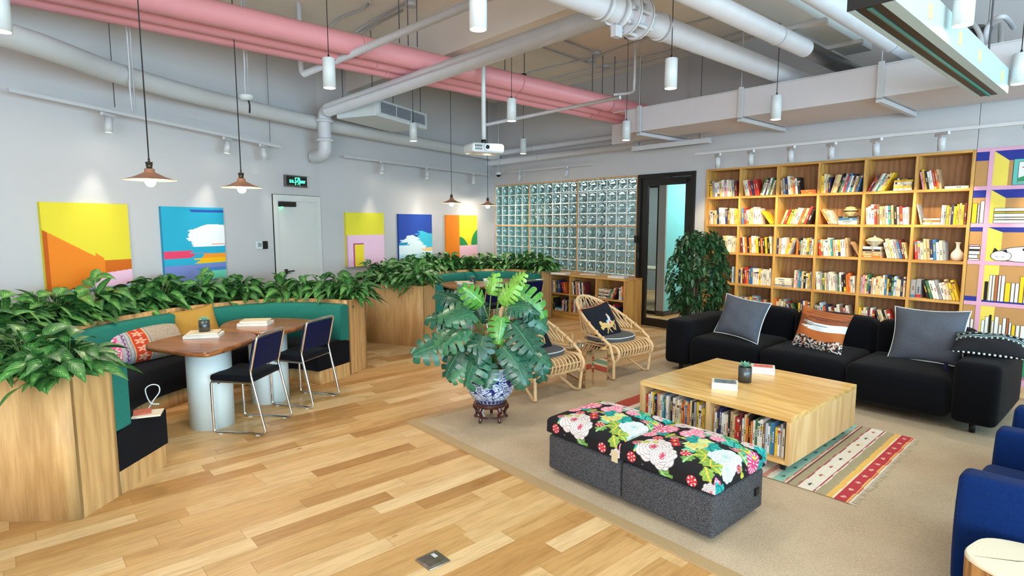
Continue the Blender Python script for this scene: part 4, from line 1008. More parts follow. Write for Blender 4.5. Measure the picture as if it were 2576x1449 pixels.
# ---------------------------------------------------------------- small pots with succulents
M_gun = mat('gunmetal_pot', '#5b6064', .35, .8, nz=.05)
M_succ = mat('succulent_green', '#7fb39a', .5, nz=.2, ns=30)
def succ_pot(p, label, r=.043, h=.09):
    t = thing('succulent_pot', label, 'potted succulent', p, 0)
    obj('pot', MB().lathe([(0, 0), (r, 0), (r, h), (r-.004, h), (r-.004, h-.012), (0, h-.012)], 28), M_gun, t)
    obj('soil', MB().cyl(0, 0, h-.02, h-.008, r-.005, n=20), M_soil, t)
    for ring, n_, el, L in ((0, 9, .35, .05), (1, 7, .8, .045), (2, 5, 1.2, .035)):
        for i in range(n_):
            mb = MB(); a_ = 2*math.pi*i/n_+ring*.4; d = Vector((math.cos(a_)*math.cos(el), math.sin(a_)*math.cos(el), math.sin(el)))
            leaf(mb, Vector((0, 0, h-.008))+d*.004, d, L*r/.043, .024*r/.043, -.15, 0, .5, 4, 5); o = obj('succulent_leaf', mb, M_succ, t)
    return t
def flatbook(label, p, rz, w, d, th, cover, name='book', m2=None, group=None, spine_art=None):
    t = thing(name, label, 'book', p, rz, group)
    obj('cover', MB().box(-w/2, w/2, -d/2, d/2, th-.003, th).box(-w/2, w/2, -d/2, d/2, 0, .003).box(-w/2, -w/2+.003, -d/2, d/2, .003, th-.003), cover, t)
    obj('pages', MB().box(-w/2+.0031, w/2-.004, -d/2+.004, d/2-.004, .0031, th-.0031), mat('white_pages', '#e9e6df', .9), t)
    if spine_art is not None: obj('cover_art', spine_art, m2, t)
    return t
M_wcov = mat('white_cover', '#dedbd2', .5); M_cream = mat('cream_cover', '#cdbb9a', .55); M_greyc = mat('grey_cover', '#8f9aa5', .5, nz=.4, ns=30)
zt = .711
p1_ = P(514, 846, zt); flatbook('large white book on the nearest cafe table, under the succulent pot', (p1_.x, p1_.y, zt), .25, .27, .20, .024, M_wcov)
flatbook('smaller cream book on top of the white one under the succulent pot', (p1_.x, p1_.y, zt+.0245), .3, .235, .175, .016, M_cream)
succ_pot((p1_.x, p1_.y+.01, zt+.041), 'succulent in a dark metal pot on the nearest cafe table books')
p2_ = P(644, 816, zt); flatbook('large white book on the second cafe table, bottom of its pair', (p2_.x, p2_.y, zt), .1, .27, .21, .024, M_wcov)
flatbook('beige magazine-sized book on top of the white book, second cafe table', (p2_.x, p2_.y, zt+.0245), .16, .24, .17, .02, M_cream)
p3_ = P(1168, 713, zt); flatbook('pale book lying on the far left cafe table', (p3_.x, p3_.y, zt), .3, .27, .2, .03, M_cream)
succ_pot((*P(1189, 713, zt).xy, zt), 'succulent in a dark pot on the far left cafe table')
p4_ = P(1237, 707, zt); flatbook('white book lying on the far right cafe table', (p4_.x, p4_.y, zt), .1, .27, .2, .035, M_wcov)

# ---------------------------------------------------------------- rugs
sr = NT('sisal_rug'); sr.set(Roughness=.95); sr.b.inputs['Specular IOR Level'].default_value = .1
v_ = sr.coord(); sx_ = sr.n('ShaderNodeSeparateXYZ'); sr.link(v_, sx_.inputs[0])
wv = sr.math('MULTIPLY', sr.math('SINE', sr.math('MULTIPLY', sx_.outputs[0], 520)), sr.math('SINE', sr.math('MULTIPLY', sx_.outputs[1], 520)))
ns_ = sr.noise(v_, 160, 3, .7); nb = sr.noise(v_, 2.2, 2)
f_ = sr.math('ADD', sr.math('MULTIPLY', ns_, .7), sr.math('ADD', sr.math('MULTIPLY', wv, .16), sr.math('MULTIPLY', nb, .25)))
sr.base(sr.ramp(f_, [(.25, '#94836c'), (.5, '#beab92'), (.8, '#d6c9b4')])); sr.bump(f_, .5, .003)
mb = MB().rbox((0, 0, .006), (3.3, 2.3, .005), .004, 2)
rug = thing('sisal_rug', 'large beige sisal rug under the sofa group', 'rug', rm(-.72, 4.74, 0), TR)
obj('rug_weave', mb, sr.m, rug)
M_bind = fabric('rug_binding', '#b89d76', '#a58a63', 300)
mb = MB()
for (a, b, c, d_) in ((-3.34, 3.34, -2.34, -2.26), (-3.34, 3.34, 2.26, 2.34), (-3.34, -3.26, -2.26, 2.26), (3.26, 3.34, -2.26, 2.26)): mb.box(a, b, c, d_, .0005, .0125)
obj('rug_border', mb, M_bind, rug)
def kilim_col(u, v):
    r = np.tile(cl('#a79d80'), (len(u), 1)); x = u+.0008*np.sin(v*31)
    bands = [(0,.07,'#a8483c'),(.07,.10,'#cfc6b2'),(.10,.17,'#6f9a8e'),(.17,.2,'#d8cfbb'),(.2,.30,'#b0503f'),(.30,.33,'#d9a85a'),(.33,.42,'#a79d80'),(.42,.48,'#ddd6c6'),(.48,.55,'#8fb3a4'),(.55,.565,'#8c3f3f'),(.565,.66,'#a79d80'),(.66,.70,'#d9b9a6'),(.70,.75,'#dcd6c8'),(.75,.765,'#c98d7c'),(.765,.782,'#dcd6c8'),(.782,.815,'#8fc0b4'),(.815,.819,'#d0694f'),(.819,.825,'#cfc6b2'),(.825,.830,'#6d2636'),(.83,.853,'#a79d80'),(.853,.857,'#a23a4a'),(.857,.899,'#e2ddd2'),(.899,.903,'#a23a4a'),(.903,.907,'#e2ddd2'),(.907,.935,'#a79d80'),(.935,.952,'#e3b664'),(.952,.956,'#e9e0c9'),(.956,.988,'#b53a45'),(.988,.992,'#e3b664'),(.992,.995,'#c25a5a'),(.995,1.01,'#e0d5c2')]
    for a, b, c in bands: put(r, (x >= a) & (x < b), c)
    for cx_, n_, cc in ((.878, 8, '#b0604a'), (.972, 11, '#e6cdb8'), (.235, 9, '#e0cdb0'), (.798, 8, '#3f6f66')):
        k = np.modf(v*n_)[0]-.5; d_ = np.abs((u-cx_)/.009)+np.abs(k/.16); m_ = (d_ < 1) & (np.modf(d_*3)[0] < .7); put(r, m_, cc)
        put(r, m_ & (np.modf(np.floor(v*n_)/3)[0] < .1), '#3b4a52' if cx_ > .8 and cx_ < .9 else cc)
    n2 = hsh(np.floor(u*400)+np.floor(v*300)*3.3); r *= (.9+.16*n2)[:, None]; return r
kt = thing('kilim_rug', 'striped woven kilim rug lying under the coffee table', 'rug', rm(-2.17, 4.32, .0125), TR+.03)
painted('woven_stripes', 420, 160, lambda u, v: ((u-.5)*2.1, (v-.5)*1.5+.012*np.sin(u*9), .004+0*u), kilim_col, vpaint('kilim_paint', .95, bump=.5, bs=250), kt)
obj('backing', MB().box(-1.045, 1.045, -.735, .735, 0, .0035), M_bind, kt)
mb = MB(); rd = random.Random(2)
for i in range(90):
    y = -.74+1.48*i/89
    mb.bar((1.045, y, .004), (1.045+rd.uniform(.02, .05), y+rd.uniform(-.01, .01), .003), .0022, 4)
obj('fringe', mb, M_paper, kt, kind='stuff')

# ---------------------------------------------------------------- coffee table on castors
ct = thing('coffee_table', 'square light oak coffee table on black castors with open book shelves', 'coffee table', rm(-2.08, 4.285, 0), TR)
hx = .585; zb, zt_ = .085, .41
obj('tabletop', MB().box(-hx, hx, -hx, hx, zt_-.035, zt_), M_lightoak, ct, bevel=.003)
mb = MB(); mb.box(-hx, -hx+.03, -hx, hx, zb, zt_-.0351); mb.box(hx-.03, hx, -hx, hx, zb, zt_-.0351); obj('side_panel', mb, M_lightoakz, ct, bevel=.002)
obj('bottom_panel', MB().box(-hx+.0301, hx-.0301, -hx+.002, hx-.002, zb, zb+.028), M_lightoak, ct)
obj('divider', MB().box(-.015, .015, -hx+.003, hx-.003, zb+.0281, zt_-.0352), M_lightoakz, ct)
obj('back_board', MB().box(-hx+.0301, hx-.0301, -.02, .02, zb+.0282, zt_-.0353), M_black, ct)
for sx in (-1, 1):
    for sy in (-1, 1):
        c_ = obj('castor', MB().cyl(sx*(hx-.07), sy*(hx-.07), .05, zb, .018, n=12).box(sx*(hx-.07)-.02, sx*(hx-.07)+.02, sy*(hx-.07)-.02, sy*(hx-.07)+.02, .06, zb-.001), M_blk, ct)
        x, y = sx*(hx-.07), sy*(hx-.07)+.012; obj('wheel', MB().tube([(x-.012, y, .03), (x+.012, y, .03)], .0245, 18), M_blk, c_).location = (0, 0, .0125)
zt = .4105
p = P(1823, 975, zt); art = MB().box(-.075, .08, -.055, .055, .0482, .0488)
flatbook('thick white paperback with blue-grey photo cover on the coffee table, nearer one', (p.x, p.y, zt), TR+.5, .185, .135, .048, M_wcov, m2=mat('photo_cover', '#5f7f8c', .3, nz=.6, ns=25), spine_art=art)
p = P(1918, 936, zt)
flatbook('white paperback lying under the red one on the coffee table', (p.x, p.y, zt), TR+.42, .19, .135, .026, M_wcov)
flatbook('paperback with red and blue title cover, upper of the coffee table pair', (p.x, p.y, zt+.0265), TR+.45, .185, .13, .026, M_wcov, m2=mat('red_title_cover', '#d9685f', .4, nz=.5, ns=40), spine_art=MB().box(-.07, .075, -.05, .05, .0262, .0267))
succ_pot((*P(1873, 960, zt).xy, zt), 'succulent in a tall dark metal pot on the coffee table', r=.05, h=.12)

# ---------------------------------------------------------------- ottomans with floral tops
def floral(seed, W, Hh):
    rd = random.Random(seed)
    def fn(u, v):
        x = (u*W).astype(float); y = (v*Hh).astype(float)
        r = np.tile(cl('#15141a'), (len(u), 1))
        def polar(cx, cy): dx, dy = x-cx, y-cy; return np.hypot(dx, dy), np.arctan2(dy, dx)
        def leafy(cx, cy, L, a, c, c2_):
            dx, dy = x-cx, y-cy; p_ = dx*math.cos(a)+dy*math.sin(a); q_ = -dx*math.sin(a)+dy*math.cos(a)
            f = p_/L; w_ = .36*L*np.sin(np.pi*np.clip(f, 0, 1))*(1+.22*np.cos(f*18)); m_ = (f > 0) & (f < 1) & (np.abs(q_) < w_)
            put(r, m_, c); put(r, m_ & ((np.abs(q_) < .004) | (np.abs(np.sin(f*16-np.abs(q_)/L*14)) < .14)), c2_)
        def stem(x0, y0, x1, y1, c):
            dx, dy = x1-x0, y1-y0; l2 = dx*dx+dy*dy; t_ = np.clip(((x-x0)*dx+(y-y0)*dy)/l2, 0, 1)
            d_ = np.hypot(x-x0-t_*dx, y-y0-t_*dy+.015*np.sin(t_*9)); put(r, d_ < .004, c)
        def peony(cx, cy, R, c, edge, core):
            d_, a_ = polar(cx, cy)
            for k, rr in enumerate((1, .82, .64, .46, .28)):
                lobe = rr*R*(1+.13*np.abs(np.sin(a_*(4.5-k*.4)+k*1.3))); m_ = d_ < lobe; put(r, m_, edge); put(r, d_ < lobe-.0035, c)
            put(r, (d_ < .16*R) | ((d_ < .3*R) & (hsh(np.floor(a_*7)) > .55)), core)
        def mum(cx, cy, R, c, c2_, n_=11):
            d_, a_ = polar(cx, cy); m_ = d_ < R*(1+.05*np.cos(a_*n_*1.0)); put(r, m_, c2_); put(r, m_ & (np.abs(np.modf((a_/(2*np.pi)+1)*n_)[0]-.5) < .43-.0*d_), c)
            put(r, m_ & (np.abs(np.modf((a_/(2*np.pi)+1)*n_)[0]-.5) < .14) & (d_ > .45*R) & (d_ < .9*R), '#f7ece9'); put(r, d_ < .1*R, '#f3e3d3')
        # dragon-like leafy scroll in greens across the upper middle
        sx_ = x-(.22*W+.02); cy_ = .68*Hh+.05*np.sin(x*16); dd = np.abs(y-cy_); m_ = (x > .38*W) & (x < .93*W) & (dd < .05+.02*np.sin(x*40))
        put(r, m_, '#2f8d63'); put(r, m_ & (hsh(np.floor(x*75)+np.floor((y+.006*np.modf(x*37)[0])*75)*5) > .45), '#7fc9a4'); put(r, m_ & (np.abs(dd-.045) < .005), '#d8b76a')
        for i in range(18):
            leafy(rd.uniform(0, W), rd.uniform(0, Hh), rd.uniform(.08, .13), rd.uniform(0, 6.28), rd.choice(('#1fa49c', '#37b7ac', '#5f8f3c', '#7ea34a', '#2c7f6a')), rd.choice(('#d8c24a', '#0f5a5e', '#a7cfa0')))
        for i in range(8): stem(rd.uniform(0, W), rd.uniform(0, Hh), rd.uniform(0, W), rd.uniform(0, Hh), '#7f8499')
        for i in range(5): leafy(W*.50, Hh*.47, .13, -.9+i*.38, '#d9b55c' if i % 2 else '#b9cf8a', '#f2e2a0')
        for fx, fy, a_ in ((.12,.78,2.6),(.15,.7,.5),(.70,.26,-.4),(.78,.18,-.9),(.62,.33,.6),(.22,.35,1.9),(.3,.42,2.4),(.9,.85,1.0)):
            leafy(W*fx, Hh*fy, .10, a_, '#1fa49c' if fx < .4 and fx > .18 else '#7ea34a', '#d8c24a' if fx > .4 or fx < .18 else '#0f6a70')
        peony(W*.36, Hh*.20, 0.094, '#ddd3d4', '#8a7f86', '#c0425c'); peony(W*.47, Hh*.14, 0.072, '#e2dadb', '#8a7f86', '#c0425c')
        peony(W*.34, Hh*.86, 0.081, '#efe6e4', '#a08e90', '#e8a0ae'); peony(W*.46, Hh*.90, 0.065, '#efe6e4', '#a08e90', '#e8a0ae')
        peony(W*.80, Hh*.42, 0.086, '#dff0f0', '#7fa8b0', '#9fc6c8'); peony(W*.88, Hh*.30, 0.065, '#dff0f0', '#7fa8b0', '#9fc6c8')
        mum(W*.20, Hh*.58, 0.088, '#e87fa3', '#c03a66'); mum(W*.44, Hh*.60, 0.073, '#ee94b0', '#c84a70', 9)
        mum(W*.93, Hh*.66, 0.065, '#d8467c', '#8e1f4c', 14); mum(W*.97, Hh*.10, 0.065, '#e6799c', '#b53a62', 9); mum(W*.04, Hh*.20, 0.065, '#ef8f9d', '#c24a68', 7)
        for fx, fy, R, c in ((.42,.38,.026,'#c02a36'),(.46,.33,.024,'#c02a36'),(.05,.5,.022,'#e8dcd8'),(.11,.42,.022,'#e3d5d3'),(.06,.88,.026,'#c8302f'),(.68,.9,.035,'#d84a58'),(.75,.86,.03,'#d84a58'),(.95,.88,.035,'#ef8aa8')):
            d_, a_ = polar(W*fx, Hh*fy); m_ = d_ < R*(1+.2*np.cos(a_*5)); put(r, m_, c); put(r, d_ < R*.3, '#f5d98c')
        pl_ = [(W*.36,Hh*.2),(W*.47,Hh*.14),(W*.34,Hh*.86),(W*.46,Hh*.9),(W*.8,Hh*.42),(W*.88,Hh*.3),(W*.2,Hh*.58),(W*.44,Hh*.6),(W*.93,Hh*.66)]
        for i in range(400):
            cx, cy = rd.uniform(0, W), rd.uniform(0, Hh)
            if len(pl_) > 40 or min(math.hypot(cx-a, cy-b) for a, b in pl_) < .082: continue
            pl_.append((cx, cy)); k = len(pl_) % 6
            if k == 0: peony(cx, cy, .05, '#e6dcdc', '#8a7f86', '#c0425c')
            elif k == 1: mum(cx, cy, .045, '#ee86a6', '#c03a66', 9)
            elif k in (2, 5):
                for q in range(3): leafy(cx, cy, .075, i+q*1.1, ('#1fa49c', '#6f9f45')[k == 2], ('#0f6a70', '#dcc54c')[k == 2])
            elif k == 3: mum(cx, cy, .03, '#c8303c', '#7e1620', 6)
            else:
                for q in range(5): leafy(cx+.02*q, cy+.01*q, .04, 1.2+(q % 2)*1.9, '#8aa53f', '#d8c24a')
                peony(cx, cy, .022, '#efe2df', '#a3424f', '#c0425c')
        return r
    return fn
def ottoman(tc, kc, label, seed, tagr=False):
    hw, hd = .292, .272
    t = thing('ottoman', label, 'ottoman', rm(tc, kc, .012), TR, 'floral ottomans pushed together')
    obj('base', MB().rbox((0, 0, .145), (hw, hd, .115), .02, 3), M_felt, t)
    for sx in (-1, 1):
        for sy in (-1, 1): obj('foot', MB().cyl(sx*(hw-.09), sy*(hd-.09), 0, .032, .02, n=12), M_blk, t)
    # domed cushion: painted grid wrapped over top and sides
    zc, hz, r_ = .262, .075, .045; W, Hh = 2*hw+.02, 2*hd+.02
    def pos(u, v):
        # net coordinates: beyond the top square the cloth folds down the sides
        a = (u-.5)*(W+.17); b = (v-.5)*(Hh+.17)
        def fold(q, half):
            s_ = np.sign(q); q_ = np.abs(q); f = np.clip((q_-(half-r_))/(r_*1.57), 0, 1)
            o_ = np.where(q_ < half-r_, q_, half-r_+r_*np.sin(f*np.pi/2)); d_ = np.where(q_ < half-r_, 0, r_*(1-np.cos(f*np.pi/2)))+np.clip(q_-(half-r_)-r_*1.57, 0, 1)
            return s_*o_, d_
        X, dx = fold(a, W/2); Y, dy = fold(b, Hh/2)
        dn = np.maximum(dx, dy)+.18*np.minimum(dx, dy)*0
        dome = .028*(1-np.clip(np.abs(X)/(W/2), 0, 1)**2.2)*(1-np.clip(np.abs(Y)/(Hh/2), 0, 1)**2.2)
        cr = np.clip(np.minimum(dx, dy)/.06, 0, 1)*.012
        return X*(1-cr), Y*(1-cr), zc+.122+dome-np.minimum(dn, .115)
    painted('cushion_top', 230, 210, pos, floral(seed, 1, 1) if False else (lambda u, v: floral(seed, W+.17, Hh+.17)(u, v)), vpaint('floral_fabric', .7, bump=.15, bs=600), t)
    obj('cushion_core', MB().rbox((0, 0, zc+.04), (hw-.005, hd-.005, .045), .03, 2), M_black, t)
    if tagr: obj('brand_tab', MB().box(hw, hw+.012, .16, .2, .13, .17), M_blk, t)
    else: obj('cream_print_patch', MB().box(hw-.05, hw-.005, -hd-.013, -hd-.0102, .25, .32), M_cream, t)  # thin cream box standing for a pale patch of the floral print
    return t
ottoman(-2.292, 2.868, 'grey felt ottoman with floral cushion, left one of the pair', 4)
ottoman(-1.695, 2.868, 'grey felt ottoman with floral cushion, right one of the pair', 4, True)

# ---------------------------------------------------------------- black three seat sofa
sf = thing('sofa', 'long black three-seat sofa in front of the bookcase', 'sofa', rm(-2.2, 5.52, 0), TR)
SW = 1.465   # half width
for i in range(3):
    w_ = (2*SW-.60)/3; x = -SW+.30+w_*(i+.5)
    obj('seat_cushion', MB().rbox((x, .40, .255), (w_/2-.003, .40, .165), .07, 4, puff=(0, .02, .03), m=5), M_sofa, sf)
    obj('back_cushion', MB().rbox((x, .90, .47), (w_/2-.003, .125, .24), .075, 4, puff=(.0, .03, .02), m=5), M_sofa, sf)
for s_ in (-1, 1):
    obj('armrest', MB().rbox((s_*(SW-.148), .52, .335), (.147, .52, .245), .05, 4, puff=(.006, .01, .012), m=4), M_sofa, sf)
    for y in (.1, .95): obj('leg', MB().cyl(s_*(SW-.16), y, .0, .1, .02, .024, 14), M_blk, sf)
def cush_on(px, py, z, label, w, h, tiltx, roll, m, piping, **kw):
    p = P(px, py, z); r0 = Vector((CT, ST, 0)); kdir = Vector((-ST, CT, 0))
    up = (Vector((0,0,1))*math.cos(tiltx)+kdir*math.sin(tiltx)); R = Matrix.Rotation(roll, 3, r0.cross(up))
    return pillow(kw.pop('name', 'grey_cushion'), label, p, w, h, kw.pop('th', .17), basis(R @ r0, R @ up), m, piping, **kw)
M_vel = fabric('grey_velvet', '#5a5f69', '#494d57', 200); M_pip = mat('white_piping', '#cfd3d4', .6)
cush_on(1866, 800, .66, 'grey velvet cushion with white piping at the left end of the sofa', .50, .44, .35, -.12, M_vel, M_pip, seed=1)
cush_on(2334, 845, .66, 'large grey velvet cushion with white piping at the right part of the sofa', .56, .50, .38, .03, M_vel, M_pip, seed=2)
def rust(u, v):
    r = np.tile(cl('#b0622f'), (len(u), 1)); s1 = streak(v, 40, .5, 2); q = v+.10*np.sin(u*3)
    put(r, (q > .55) & (q < .72) & (u > .25+s1*.5), '#d9e0e4'); put(r, (q > .6) & (q < .82) & (np.modf(v*30)[0] < .4) & (u < .45+s1), '#2b2a2e'); put(r, (q > .72) & (q < .86) & (u > .4+s1), '#8a4a2c')
    put(r, (q > .80) & (np.modf(v*34)[0] < .3) & (u > .3+s1*.6), '#26252a'); m_ = v < .27+.04*np.sin(u*8); put(r, m_, '#22242c')
    put(r, m_ & (hsh(np.floor(u*40)+np.floor(v*36)*7.1) > .55), '#d8cfc4'); put(r, m_ & (hsh(np.floor(u*44)+np.floor(v*36)*3.7) > .84), '#a8552c'); return r
rc = cush_on(2066, 832, .62, 'rust, white and black woven cushion with tassels in the middle of the sofa', .47, .42, .32, -.10, M_paper, None, name='woven_cushion', colf=rust, back=M_must)
M_tas = mat('dark_tassel', '#20232c', .9); rd = random.Random(4)
mb = MB()
for i in range(60):
    x = -.235+.47*i/59; mb.tube([(x, -.2, .005), (x+rd.uniform(-.01,.01), -.225, .012), (x+rd.uniform(-.02,.02), -.25, .03)], .0035, 4)
for q in range(14): mb.tube([(-.225, -.2, 0), (-.26+rd.uniform(-.03,.02), -.21+rd.uniform(-.03,.02), .02)], .003, 4)
obj('tassel_fringe', mb, M_tas, rc, kind='stuff')
# black bolster with white embroidery on the right arm
def emb(u, v):
    r = np.tile(cl('#14161c'), (len(u), 1)); y = v+.03*np.sin(u*6)
    for c in (.52, .60, .84): put(r, np.abs(y-c) < .014, '#a9cfd6')
    k = np.modf(u*14)[0]-.5; put(r, (np.hypot(k/14*2.0, (y-.455)) < .028), '#c9dde0'); put(r, (np.abs(y-.49) < .03) & (np.abs(k) < .06), '#c9dde0')
    k2 = np.modf(u*11)[0]-.5; rr_ = np.hypot(k2/11*2.2, (y-.72)); put(r, (rr_ < .045) & (rr_ > .022) & (k2 < .2), '#bfd8dc'); return r
pb_ = rm(-.88, 5.88, .675)
pe = pillow('embroidered_cushion', 'black cushion with white embroidery and pompoms on the right sofa arm', pb_, .48, .36, .12, basis(Vector((CT, ST, 0))*.96+Vector((-ST, CT, 0))*.1, Vector((-ST, CT, 0))*.9+Vector((0, 0, .26))), M_sofa, colf=emb, back=M_sofa, seed=6)
mb = MB()
for i in range(14): mb.rbox((-.21+.42*i/13, -.165, -.005), (.009, .009, .009), .008, 2, m=1)
obj('pompom_trim', mb, M_pip, pe, kind='stuff')
mb = MB()
for i in range(26): mb.tube([(0, 0, 0), (rd.uniform(-.03,.03), rd.uniform(-.02,.02), -.05), (rd.uniform(-.06,.06), rd.uniform(-.04,.04), -.1)], .003, 4)
tag(obj('throw_tassel', mb, mat('navy_tassel', '#171c38', .9), None, P(2380, 912, .5)), 'dark navy tassel hanging beside the right sofa arm', 'tassel')

# ---------------------------------------------------------------- royal blue armchairs
def armchair(t_, k_, label):
    t = thing('armchair', label, 'armchair', rm(t_, k_, 0), TR, 'royal blue armchairs')
    for s_ in (-1, 1): obj('armrest', MB().rbox((.39, s_*.395, .36), (.39, .065, .245), .03, 4, puff=(.01, .004, .008), m=4), M_blue, t)
    obj('seat_cushion', MB().rbox((.36, 0, .33), (.385, .326, .10), .04, 4, puff=(.01, 0, .02), m=4), M_blue, t)
    obj('seat_base', MB().rbox((.36, 0, .17), (.34, .325, .07), .02, 2), M_blue, t)
    obj('backrest', MB().rbox((.72, 0, .50), (.10, .325, .32), .06, 4, m=3, fn=lambda p: Vector((p.x+p.z*.15, p.y, p.z))), M_blue, t)
    for x in (.08, .7):
        for s_ in (-1, 1): obj('leg', MB().cyl(x, s_*.36, 0, .117, .014, .02, 12), M_black, t)
    for s_ in (-1, 1): obj('seam_piping', MB().tube([(.012, s_*.395-.058, .2), (.006, s_*.395-.055, .58), (.03, s_*.395-.055, .592), (.75, s_*.395-.055, .592)], .003, 5), M_blue, t)
    return t
ac = armchair(-.50, 3.40, 'royal blue fabric armchair at the right edge, nearer one')
dup(ac, rm(-.50, 4.72, 0), TR, 'royal blue armchair at the right edge, farther one, only its arm tip showing')
# tree stump side table
sp = P(2540, 1400, .42); t = thing('stump_table', 'round tree stump side table with pale cracked top, bottom right corner', 'side table', (sp.x+.02, sp.y-.03, 0))
sw = NT('stump_top'); sw.set(Roughness=.6); v = sw.coord(loc=(.03, -.02, 0)); wv_ = sw.n('ShaderNodeTexWave', wave_type='RINGS', rings_direction='Z'); sw.link(v, wv_.inputs[0]); wv_.inputs['Scale'].default_value = 22; wv_.inputs['Distortion'].default_value = 1.5
sw.base(sw.mix(sw.math('MULTIPLY', wv_.outputs['Fac'], .35), lin('#e6dcc6'), lin('#cdb994')))
rr = [.165*(1+.06*math.sin(2*a*2*math.pi/40+1)+.03*math.sin(5*a*2*math.pi/40)) for a in range(40)]
ringp = lambda z, f=1: [(rr[i]*f*math.cos(2*math.pi*i/40), rr[i]*f*math.sin(2*math.pi*i/40)) for i in range(40)]
obj('trunk', MB().prism(ringp(0, .94), 0, .405, top=ringp(0, 1), smooth=True), wood('bark_side', '#8a5a2b', '#c08a4e', 'z', 1.5, .7), t)
obj('cut_top', MB().prism(ringp(0, 1.0), .4051, .414).prism(ringp(0, 1.0), .414, .42, top=ringp(0, .97)), sw.m, t)
obj('crack', MB().prism([(-.15, .035), (-.02, .002), (.03, -.002), (-.02, -.003)], .4201, .4206), mat('dark_crack', '#5a4630', .9), t)
# floor socket
c_ = P(1089, 1411, 0); t = thing('floor_socket', 'brushed steel floor socket lid set in the oak floor, bottom centre', 'floor socket', (c_.x, c_.y, 0), TR+.02)
M_steel = mat('brushed_steel', '#a3a199', .3, 1, nz=.15, ns=20)
obj('lid', MB().rbox((0, 0, .003), (.062, .062, .004), .003, 2), M_steel, t); obj('inset_plate', MB().box(-.045, .045, -.045, .045, .0071, .0085), M_steel, t)
obj('sticker', MB().box(-.04, -.005, .015, .035, .0086, .009), mat('sticker_white', '#c9cfd0', .5), t); obj('screw', MB().cyl(.03, -.03, .0086, .0096, .006, n=10).cyl(0, 0, .0086, .0096, .006, n=10), M_galv, t)
# ---------------------------------------------------------------- blue and white pot, stand, monstera
PX_, PY_ = -.18, 4.70
st = thing('plant_stand', 'round dark red lacquered wooden stand under the blue and white pot', 'plant stand', (PX_, PY_, .012), .3); st.scale = (1, 1, .78)
M_lac = mat('red_lacquer', '#3f0d10', .22, nz=.2, coat=.6)
obj('top_ring', MB().lathe([(0, .15), (.125, .15), (.138, .158), (.142, .168), (.136, .178), (.142, .186), (.135, .192), (0, .192)], 36), M_lac, st)
for i in range(5):
    a = 2*math.pi*i/5; mb = MB(); c_, s_ = math.cos(a), math.sin(a)
    prof = [(.118, .165, .020), (.140, .14, .021), (.146, .115, .017), (.128, .085, .014), (.122, .05, .013), (.136, .02, .014), (.142, .003, .013)]
    mb.tube([(q[0]*c_, q[0]*s_, q[1]) for q in prof], [q[2] for q in prof], 8); mb.rbox((.152*c_, .152*s_, .11), (.009, .009, .012), .008, 2, m=1); obj('leg', mb, M_lac, st)
obj('lower_ring', MB().tube([(.124*math.cos(2*math.pi*i/30), .124*math.sin(2*math.pi*i/30), .055) for i in range(30)], .008, 6, closed=True), M_lac, st)
def pot_paint(u, v):
    r = np.tile(cl('#c3d3e4'), (len(u), 1)); a = u*2*np.pi; blue = '#17256f'
    x = u*30; y = v*12
    # scrolling tendrils from domain-warped contour lines
    f = np.sin(x+1.9*np.sin(y*.95+1.3*np.sin(x*.9)))+np.sin(y*1.15+2.0*np.sin(x*.8+.7*np.sin(y*1.7)))
    f2 = np.sin(2.3*x+2*np.sin(1.7*y))*np.cos(2.1*y+1.5*np.sin(1.9*x))
    body = (v > .2) & (v < .84); put(r, body & (np.abs(f) < .20), blue); put(r, body & (np.abs(f2) < .10) & (np.abs(f) > .35), '#2d479c'); put(r, body & (f2 > .86), blue)
    n_ = 6; k = (u*n_) % 1-.5; vv = (v-.5)*1.55; d_ = np.hypot(k*1.25*6/n_, vv*1.05); an = np.arctan2(vv, k)
    put(r, d_ < .155, '#c3d3e4'); put(r, d_ < .125*(1+.12*np.cos(6*an)), blue); put(r, (np.abs(d_-.075) < .012) & (np.cos(an*9) > -.2), '#dfe8f2'); put(r, (d_ < .03), '#dfe8f2'); put(r, d_ < .012, blue)
    low = (v > .05) & (v <= .17); kk = (u*26) % 1; put(r, low, blue); put(r, low & (np.abs(kk-.5) < .2*(1-(v-.05)/.16)+.06) & (np.abs(kk-.5) > .05), '#cfdbea')
    put(r, np.abs(v-.185) < .008, blue); put(r, np.abs(v-.85) < .006, blue)
    rim = (v > .87) & (v < .95); ks = (u*20) % 1; put(r, rim & ((np.abs(ks-.5) < .03) | (np.abs(v-.885) < .006) | (np.abs(v-.94) < .006)), '#3f5aa8')
    put(r, rim & (np.abs(np.sin(u*200)*.02+.912-v) < .008) & (np.abs(ks-.5) > .12), '#3f5aa8'); return r
pr_ = crom([(.108, 0, .193), (.135, 0, .215), (.19, 0, .29), (.215, 0, .37), (.212, 0, .43), (.198, 0, .478), (.205, 0, .49), (.208, 0, .505)], 8)
pr_ = resample(pr_, 121); prx = np.array([p.x for p in pr_]); prz = np.array([p.z for p in pr_])
mo = thing('potted_monstera', 'large monstera in a blue and white porcelain pot on a lacquered stand', 'potted plant', (PX_, PY_, -.029))
potm = vpaint('porcelain_paint', .12, coat=.6)
po = painted('porcelain_pot', 360, 120, lambda u, v: (np.interp(v, np.linspace(0, 1, 121), prx)*np.cos(2*np.pi*u-.4), np.interp(v, np.linspace(0, 1, 121), prx)*np.sin(2*np.pi*u-.4), np.interp(v, np.linspace(0, 1, 121), prz)), pot_paint, potm, mo)
obj('pot_lip', MB().lathe([(.208, .505), (.2, .511), (.188, .506), (.186, .47), (.19, .43)], 48).lathe([(0, .1931), (.107, .1931)], 40), mat('porcelain', '#c3d3e4', .12, coat=.6), mo)
obj('soil', MB().cyl(0, 0, .4, .465, .188, n=32), M_soil, mo)
